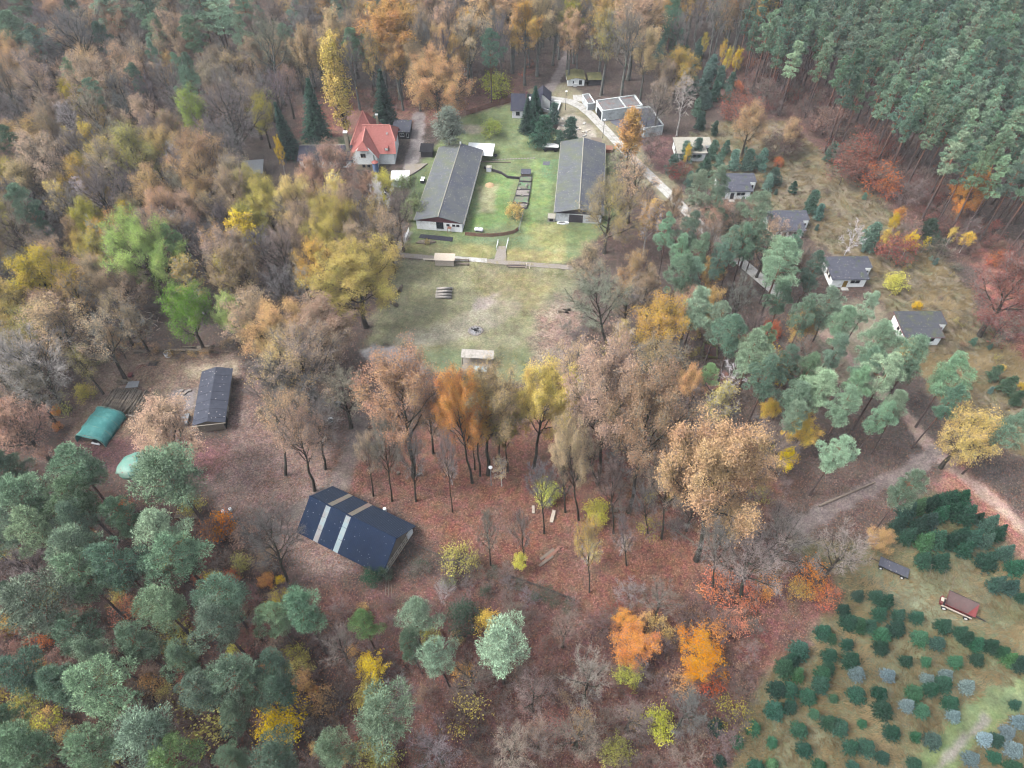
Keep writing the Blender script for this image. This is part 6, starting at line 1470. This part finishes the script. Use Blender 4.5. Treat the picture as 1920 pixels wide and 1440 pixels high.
for poly, tries, f, pal, where in FILLS:
    W = [p[0] for p in pal]; X0 = min(p[0] for p in poly); X1 = max(p[0] for p in poly); Y0 = min(p[1] for p in poly); Y1 = max(p[1] for p in poly)
    g0 = G(X0, Y1); 
    ylo = G(960, min(Y1, 1500), 0)[1] - 25; yhi = G(960, max(Y0, -90), 0)[1]
    for _ in range(tries):
        y = rt.uniform(max(ylo, 5), yhi); hw = half_w(y) + 6; x = rt.uniform(-hw, hw)
        k, cs, wr, hf = (lambda q: (q[1], q[2], q[3], q[4]))(rt.choices(pal, W)[0])
        proto = KINDS[k][0]; wm = rt.uniform(*wr); P0 = PR[proto][0]; h = P0['H'] * (wm/(2*P0['R']))**HEXP[proto] * hf
        u, v = px_of(x, y, CK[proto]*h)
        if not inpoly(u, v, poly): continue
        if not clear(x, y, wm/2, f): continue
        put(x, y, wm/2)
        c = rt.choice(cs)
        if k == 'Q': PINEFAR.append((y, x, wm, c, u, v)); continue
        fam = {'A':'thinning' , 'T':'tall'}.get(k[0], '')
        lab = f'{CW[c]} {NOUN[k]} standing in the {where}'
        plant(k, x, y, wm, c, hf, lab, f'{NOUN[k]}s of the {where}')
        nfill[where] = nfill.get(where, 0) + 1
PINEFAR.sort()
for i, (y, x, wm, c, u, v) in enumerate(PINEFAR[:295]):
    plant('Q', x, y, wm, c, 1.0, f'{CW[c]} slender pine ' + ('on the front edge' if i < 90 else 'in the middle ranks' if i < 200 else 'in the rear ranks') + ' of the pine wood, ' + ('towards its left end' if u < 1580 else 'towards its right end' if u > 1780 else 'near its middle'), 'pines of the dense pine wood', tilt=.02)
REST = PINEFAR[295:]
print('FILL', nfill, 'pines', len(PINEFAR), 'planted', len(PLANTED))
# the farthest pines read as one mass
if REST:
    rng = np.random.default_rng(5); VV, FF, b = [], [], 0
    lo = [proto_pine(331+i, 23.0, 2.9, .55, 16, 110, .62, lambda q: max(.2, min(1, 1.25 - q)) ** .8) for i in range(3)]
    src = []
    for p in lo:
        for key in ('crown',):
            me = p[key]; a = np.empty(len(me.vertices)*3, np.float32); me.vertices.foreach_get('co', a); src.append(a.reshape(-1, 3))
    for y, x, wm, c, u, v in REST:
        a = src[rng.integers(0, 3)]; s = wm/6.67; t = rng.uniform(0, 6.28); h = rng.uniform(.93, 1.07)
        q = np.stack([a[:,0]*math.cos(t)-a[:,1]*math.sin(t), a[:,0]*math.sin(t)+a[:,1]*math.cos(t), a[:,2]], -1) * np.array([s, s, h]) + np.array([x, y, 0])
        VV.append(q)
    VV = np.concatenate(VV)
    o = obj('pine_wood', mesh_np('pine_wood', VV, np.arange(len(VV)).reshape(-1, 3), MN, rng.random(len(VV)//3)))
    o.color = lin(COLS['pine2'], KL*.85, .8)
    tag(o, 'far crowns of the pine wood closing into one green canopy', 'pine wood', kind='stuff')
    tb = MB()
    for y, x, wm, c, u, v in REST: tb.tube([(x, y, -.2), (x, y, 20)], [.24, .1], 4, False)
    tb.build('trunks', MB_PINE, o)

# undergrowth: single bushes on the forest floor
UNDER = [
 ([(600,1120),(960,1130),(1150,1140),(1420,1180),(1380,1330),(1330,1440),(1300,1540),(560,1540),(600,1300)], 280, .85, [(3,'Ub',['bpink','bred'],(3,6),1.1),(3,'Us',['redbr','brown','red'],(2.5,4.5),.9),(.7,'Uh',['oliv','gold'],(2,4),.9)], 'leafless thicket at the bottom'),
 ([(-60,900),(420,960),(600,1120),(600,1540),(-60,1540)], 420, .75, [(3,'Uh',['brown','oliv','redbr'],(2.5,5),.9),(1.2,'Uh',['gold','rorange'],(2,4),.9),(3,'Ub',['bpink','bred'],(3,5),.9)], 'undergrowth below the lower left pines'),
 ([(1330,140),(1440,90),(1520,130),(1640,250),(1800,360),(1930,520),(1860,500),(1700,410),(1560,290),(1450,235)], 520, .62, [(3,'Uh',['redbr','red'],(3,6),1.0),(4,'Us',['red','redbr','bred'],(3.5,7),1.1),(2,'Ub',['bpink','bred'],(3.5,7),1.2),(.5,'Uh',['rorange'],(3,5),1)], 'red scrub along the pine wood'),
 ([(1060,600),(1480,600),(1500,900),(1440,1010),(1200,1000),(1050,860)], 260, .9, [(4,'Ub',['bpink','bgrey'],(2.5,4.5),.9),(2,'Us',['brown','oliv'],(2,4),.9)], 'open grove at the centre right'),
 ([(1380,230),(1470,240),(1660,400),(1760,470),(1900,700),(1850,760),(1700,560),(1560,440),(1400,370)], 200, 1.0, [(3,'Us',['brown','oliv'],(1.2,2.4),.7),(1,'J',['jp','jp2'],(1.2,2.2),.8)], 'dry meadow by the cabins'),
 ([(620,180),(780,150),(990,110),(1010,150),(860,200),(640,215)], 110, .9, [(2,'Us',['rorange','redbr','gold'],(2,4),.9),(2,'Ub',['bpink','bred'],(2,4),.9)], 'wood edge behind the house'),
 ([(780,1040),(900,1040),(1080,1140),(960,1130),(800,1100)], 60, .8, [(3,'Ub',['bgrey','bpink'],(2.5,4),.8),(2,'Us',['dark','grn'],(2,3.5),.7)], 'scrub right of the blue-roofed hall'),
 ([(140,650),(440,640),(440,660),(140,690)], 26, .9, [(2,'Us',['orange2','gold','grn'],(1.8,3),.8)], 'edge of the yard'),
 ([(1700,440),(1760,420),(1900,640),(1840,600)], 30, 1., [(2,'Us',['grn','dark'],(2,4),.7)], 'dry meadow by the cabins'),
]
for poly, tries, f, pal, where in UNDER:
    W = [p[0] for p in pal]; xs_ = [p[0] for p in poly]; ys_ = [p[1] for p in poly]
    for _ in range(tries):
        u, v = rt.uniform(min(xs_), max(xs_)), rt.uniform(min(ys_), max(ys_))
        if not inpoly(u, v, poly): continue
        k, cs, wr, hf = (lambda q: (q[1], q[2], q[3], q[4]))(rt.choices(pal, W)[0])
        x, y = G(u, v, 1); wm = rt.uniform(*wr)
        key = 'u'
        if not all((X-x)**2 + (Y-y)**2 > ((wm/2 + r2)*f*.8)**2 for X, Y, r2 in GRID.get(('u', int(x//10), int(y//10)), ())): continue
        GRID.setdefault(('u', int(x//10), int(y//10)), []).append((x, y, wm/2))
        c = rt.choice(cs)
        plant(k, x, y, wm, c, hf, f'{CW[c]} {NOUN[k]} of the {where}', f'bushes of the {where}')
# ------------------------------------------------------------------ ground cover: grass tufts and fallen leaves (uncountable)
def ramp_mat(name, stops, transl=.15):
    m, n, l = new_mat(name)
    at = n.new('ShaderNodeAttribute'); at.attribute_name = 'v'
    r = n.new('ShaderNodeValToRGB'); r.color_ramp.interpolation = 'LINEAR'
    e = r.color_ramp.elements
    while len(e) < len(stops): e.new(.5)
    for i, s in enumerate(stops): e[i].position = i/(len(stops)-1); e[i].color = lin(s, K)
    l.new(at.outputs['Fac'], r.inputs[0])
    d = n.new('ShaderNodeBsdfDiffuse'); t = n.new('ShaderNodeBsdfTranslucent'); mx = n.new('ShaderNodeMixShader'); mx.inputs[0].default_value = transl
    l.new(r.outputs[0], d.inputs[0]); l.new(r.outputs[0], t.inputs[0]); l.new(d.outputs[0], mx.inputs[1]); l.new(t.outputs[0], mx.inputs[2])
    o = n.new('ShaderNodeOutputMaterial'); l.new(mx.outputs[0], o.inputs[0])
    return m
def owner(x, y):
    j = np.clip(((x - xs[0]) / STEP).astype(int), 0, nx-1); i = np.clip(((y - ys[0]) / STEP).astype(int), 0, len(ys)-1)
    return i, j
def scatter(rng, n, test, ymax=240):
    out = np.zeros((0, 2))
    while len(out) < n:
        y = 15 + (ymax - 15) * rng.random(n*3); x = (rng.random(n*3)*2 - 1) * half_w(y)
        keep = test(x, y) & (rng.random(n*3) < np.minimum(1, (60 / (y + 20))**1.2))
        new = np.stack([x, y], -1)[keep]
        if len(new) < 50: break
        out = np.concatenate([out, new])
    return out[:n]
def blades(pts, rng, per, L, W, lean, mat, name, label, cat, dirscale=7):
    n = len(pts); P = np.repeat(pts, per, 0) + rng.normal(0, .28, (n*per, 2))
    a = fbm(P[:, 0], P[:, 1], dirscale, 201) * 9.4 + rng.normal(0, .55, len(P))
    ln = L * rng.uniform(.6, 1.25, len(P)); le = lean * rng.uniform(.5, 1.15, len(P))
    base = np.stack([P[:, 0], P[:, 1], np.zeros(len(P)) - .03], -1)
    tip = base + np.stack([np.cos(a)*np.sin(le), np.sin(a)*np.sin(le), np.cos(le)], -1) * ln[:, None]
    side = np.stack([-np.sin(a), np.cos(a), np.zeros(len(P))], -1) * W * .5
    v = np.stack([base - side, base + side, tip], 1).reshape(-1, 3)
    big = fbm(P[:, 0], P[:, 1], 5, 221)
    o = obj(name, mesh_np(name, v, np.arange(len(v)).reshape(-1, 3), mat, np.clip(big*.9 - .1 + rng.random(len(P))*.35, 0, 1)))
    tag(o, label, cat, kind='stuff')
rng = np.random.default_rng(77)
iPL = names.index('plantation_ground'); iDM = names.index('dry_meadow'); iLW = names.index('lawn')
MG = ramp_mat('dry_grass', [(104,94,66),(138,120,86),(162,142,106),(182,164,128)])
def t_pl(x, y): i, j = owner(x, y); return (own[i, j] == iPL) & (LF.reshape(GX.shape)[i, j] < .45)
def t_dm(x, y): i, j = owner(x, y); return own[i, j] == iDM
def t_lw(x, y): i, j = owner(x, y); return (own[i, j] == iLW) & (LF.reshape(GX.shape)[i, j] < .35)
def t_lf(x, y): i, j = owner(x, y); return LF.reshape(GX.shape)[i, j] > .7
blades(scatter(rng, 9000, t_pl, 80), rng, 8, .85, .07, 1.15, MG, 'tall_dry_grass', 'tall bleached grass lying in swirls between the plantation spruces', 'grass')
blades(scatter(rng, 11000, t_dm, 230), rng, 6, .8, .1, 1.05, MG, 'meadow_grass', 'dry straw-coloured grass of the meadow by the cabins', 'grass')
MGL = ramp_mat('lawn_grass', [(104,122,74),(132,140,90),(158,154,104),(180,168,120)])
blades(scatter(rng, 15000, t_lw, 215), rng, 4, .22, .09, .9, MGL, 'lawn_grass', 'short patchy grass of the lawn and the meadow', 'grass', 12)
pl_ = scatter(rng, 130000, t_lf, 170)
n_ = len(pl_); sz_ = rng.uniform(.09, .2, n_); ang = rng.uniform(0, 6.283, n_)
nrm = unit(np.stack([rng.normal(0, .35, n_), rng.normal(0, .35, n_), np.ones(n_)], -1))
v, f = rhombs(np.concatenate([pl_, np.full((n_, 1), .05)], -1), nrm, sz_*1.5, rng, .7)
MLF = ramp_mat('fallen_leaves', [(98,62,50),(122,78,62),(140,96,76),(158,118,94),(190,156,130)])
i_, j_ = owner(pl_[:, 0], pl_[:, 1])
tintr = rgb[i_, j_, 0]
tag(obj('fallen_leaves', mesh_np('fallen_leaves', v, f, MLF, np.clip(rng.random(n_)*.75 + (tintr/K - .12)*.9, 0, 1))), 'fallen brown and red leaves covering the forest floor', 'leaves', kind='stuff')

# ------------------------------------------------------------------ the damp autumn air
hz = MB().box(-430, 430, -70, 600, -3, 124).build('haze', None)
m, n, l = new_mat('damp_air'); o = n.new('ShaderNodeOutputMaterial'); p = n.new('ShaderNodeVolumePrincipled')
p.inputs['Density'].default_value = 0.00018; p.inputs['Color'].default_value = (.88, .93, 1.0, 1)
l.new(p.outputs[0], o.inputs['Volume']); hz.data.materials.append(m)
tag(hz, 'thin damp haze over the whole wood', 'haze', kind='stuff')
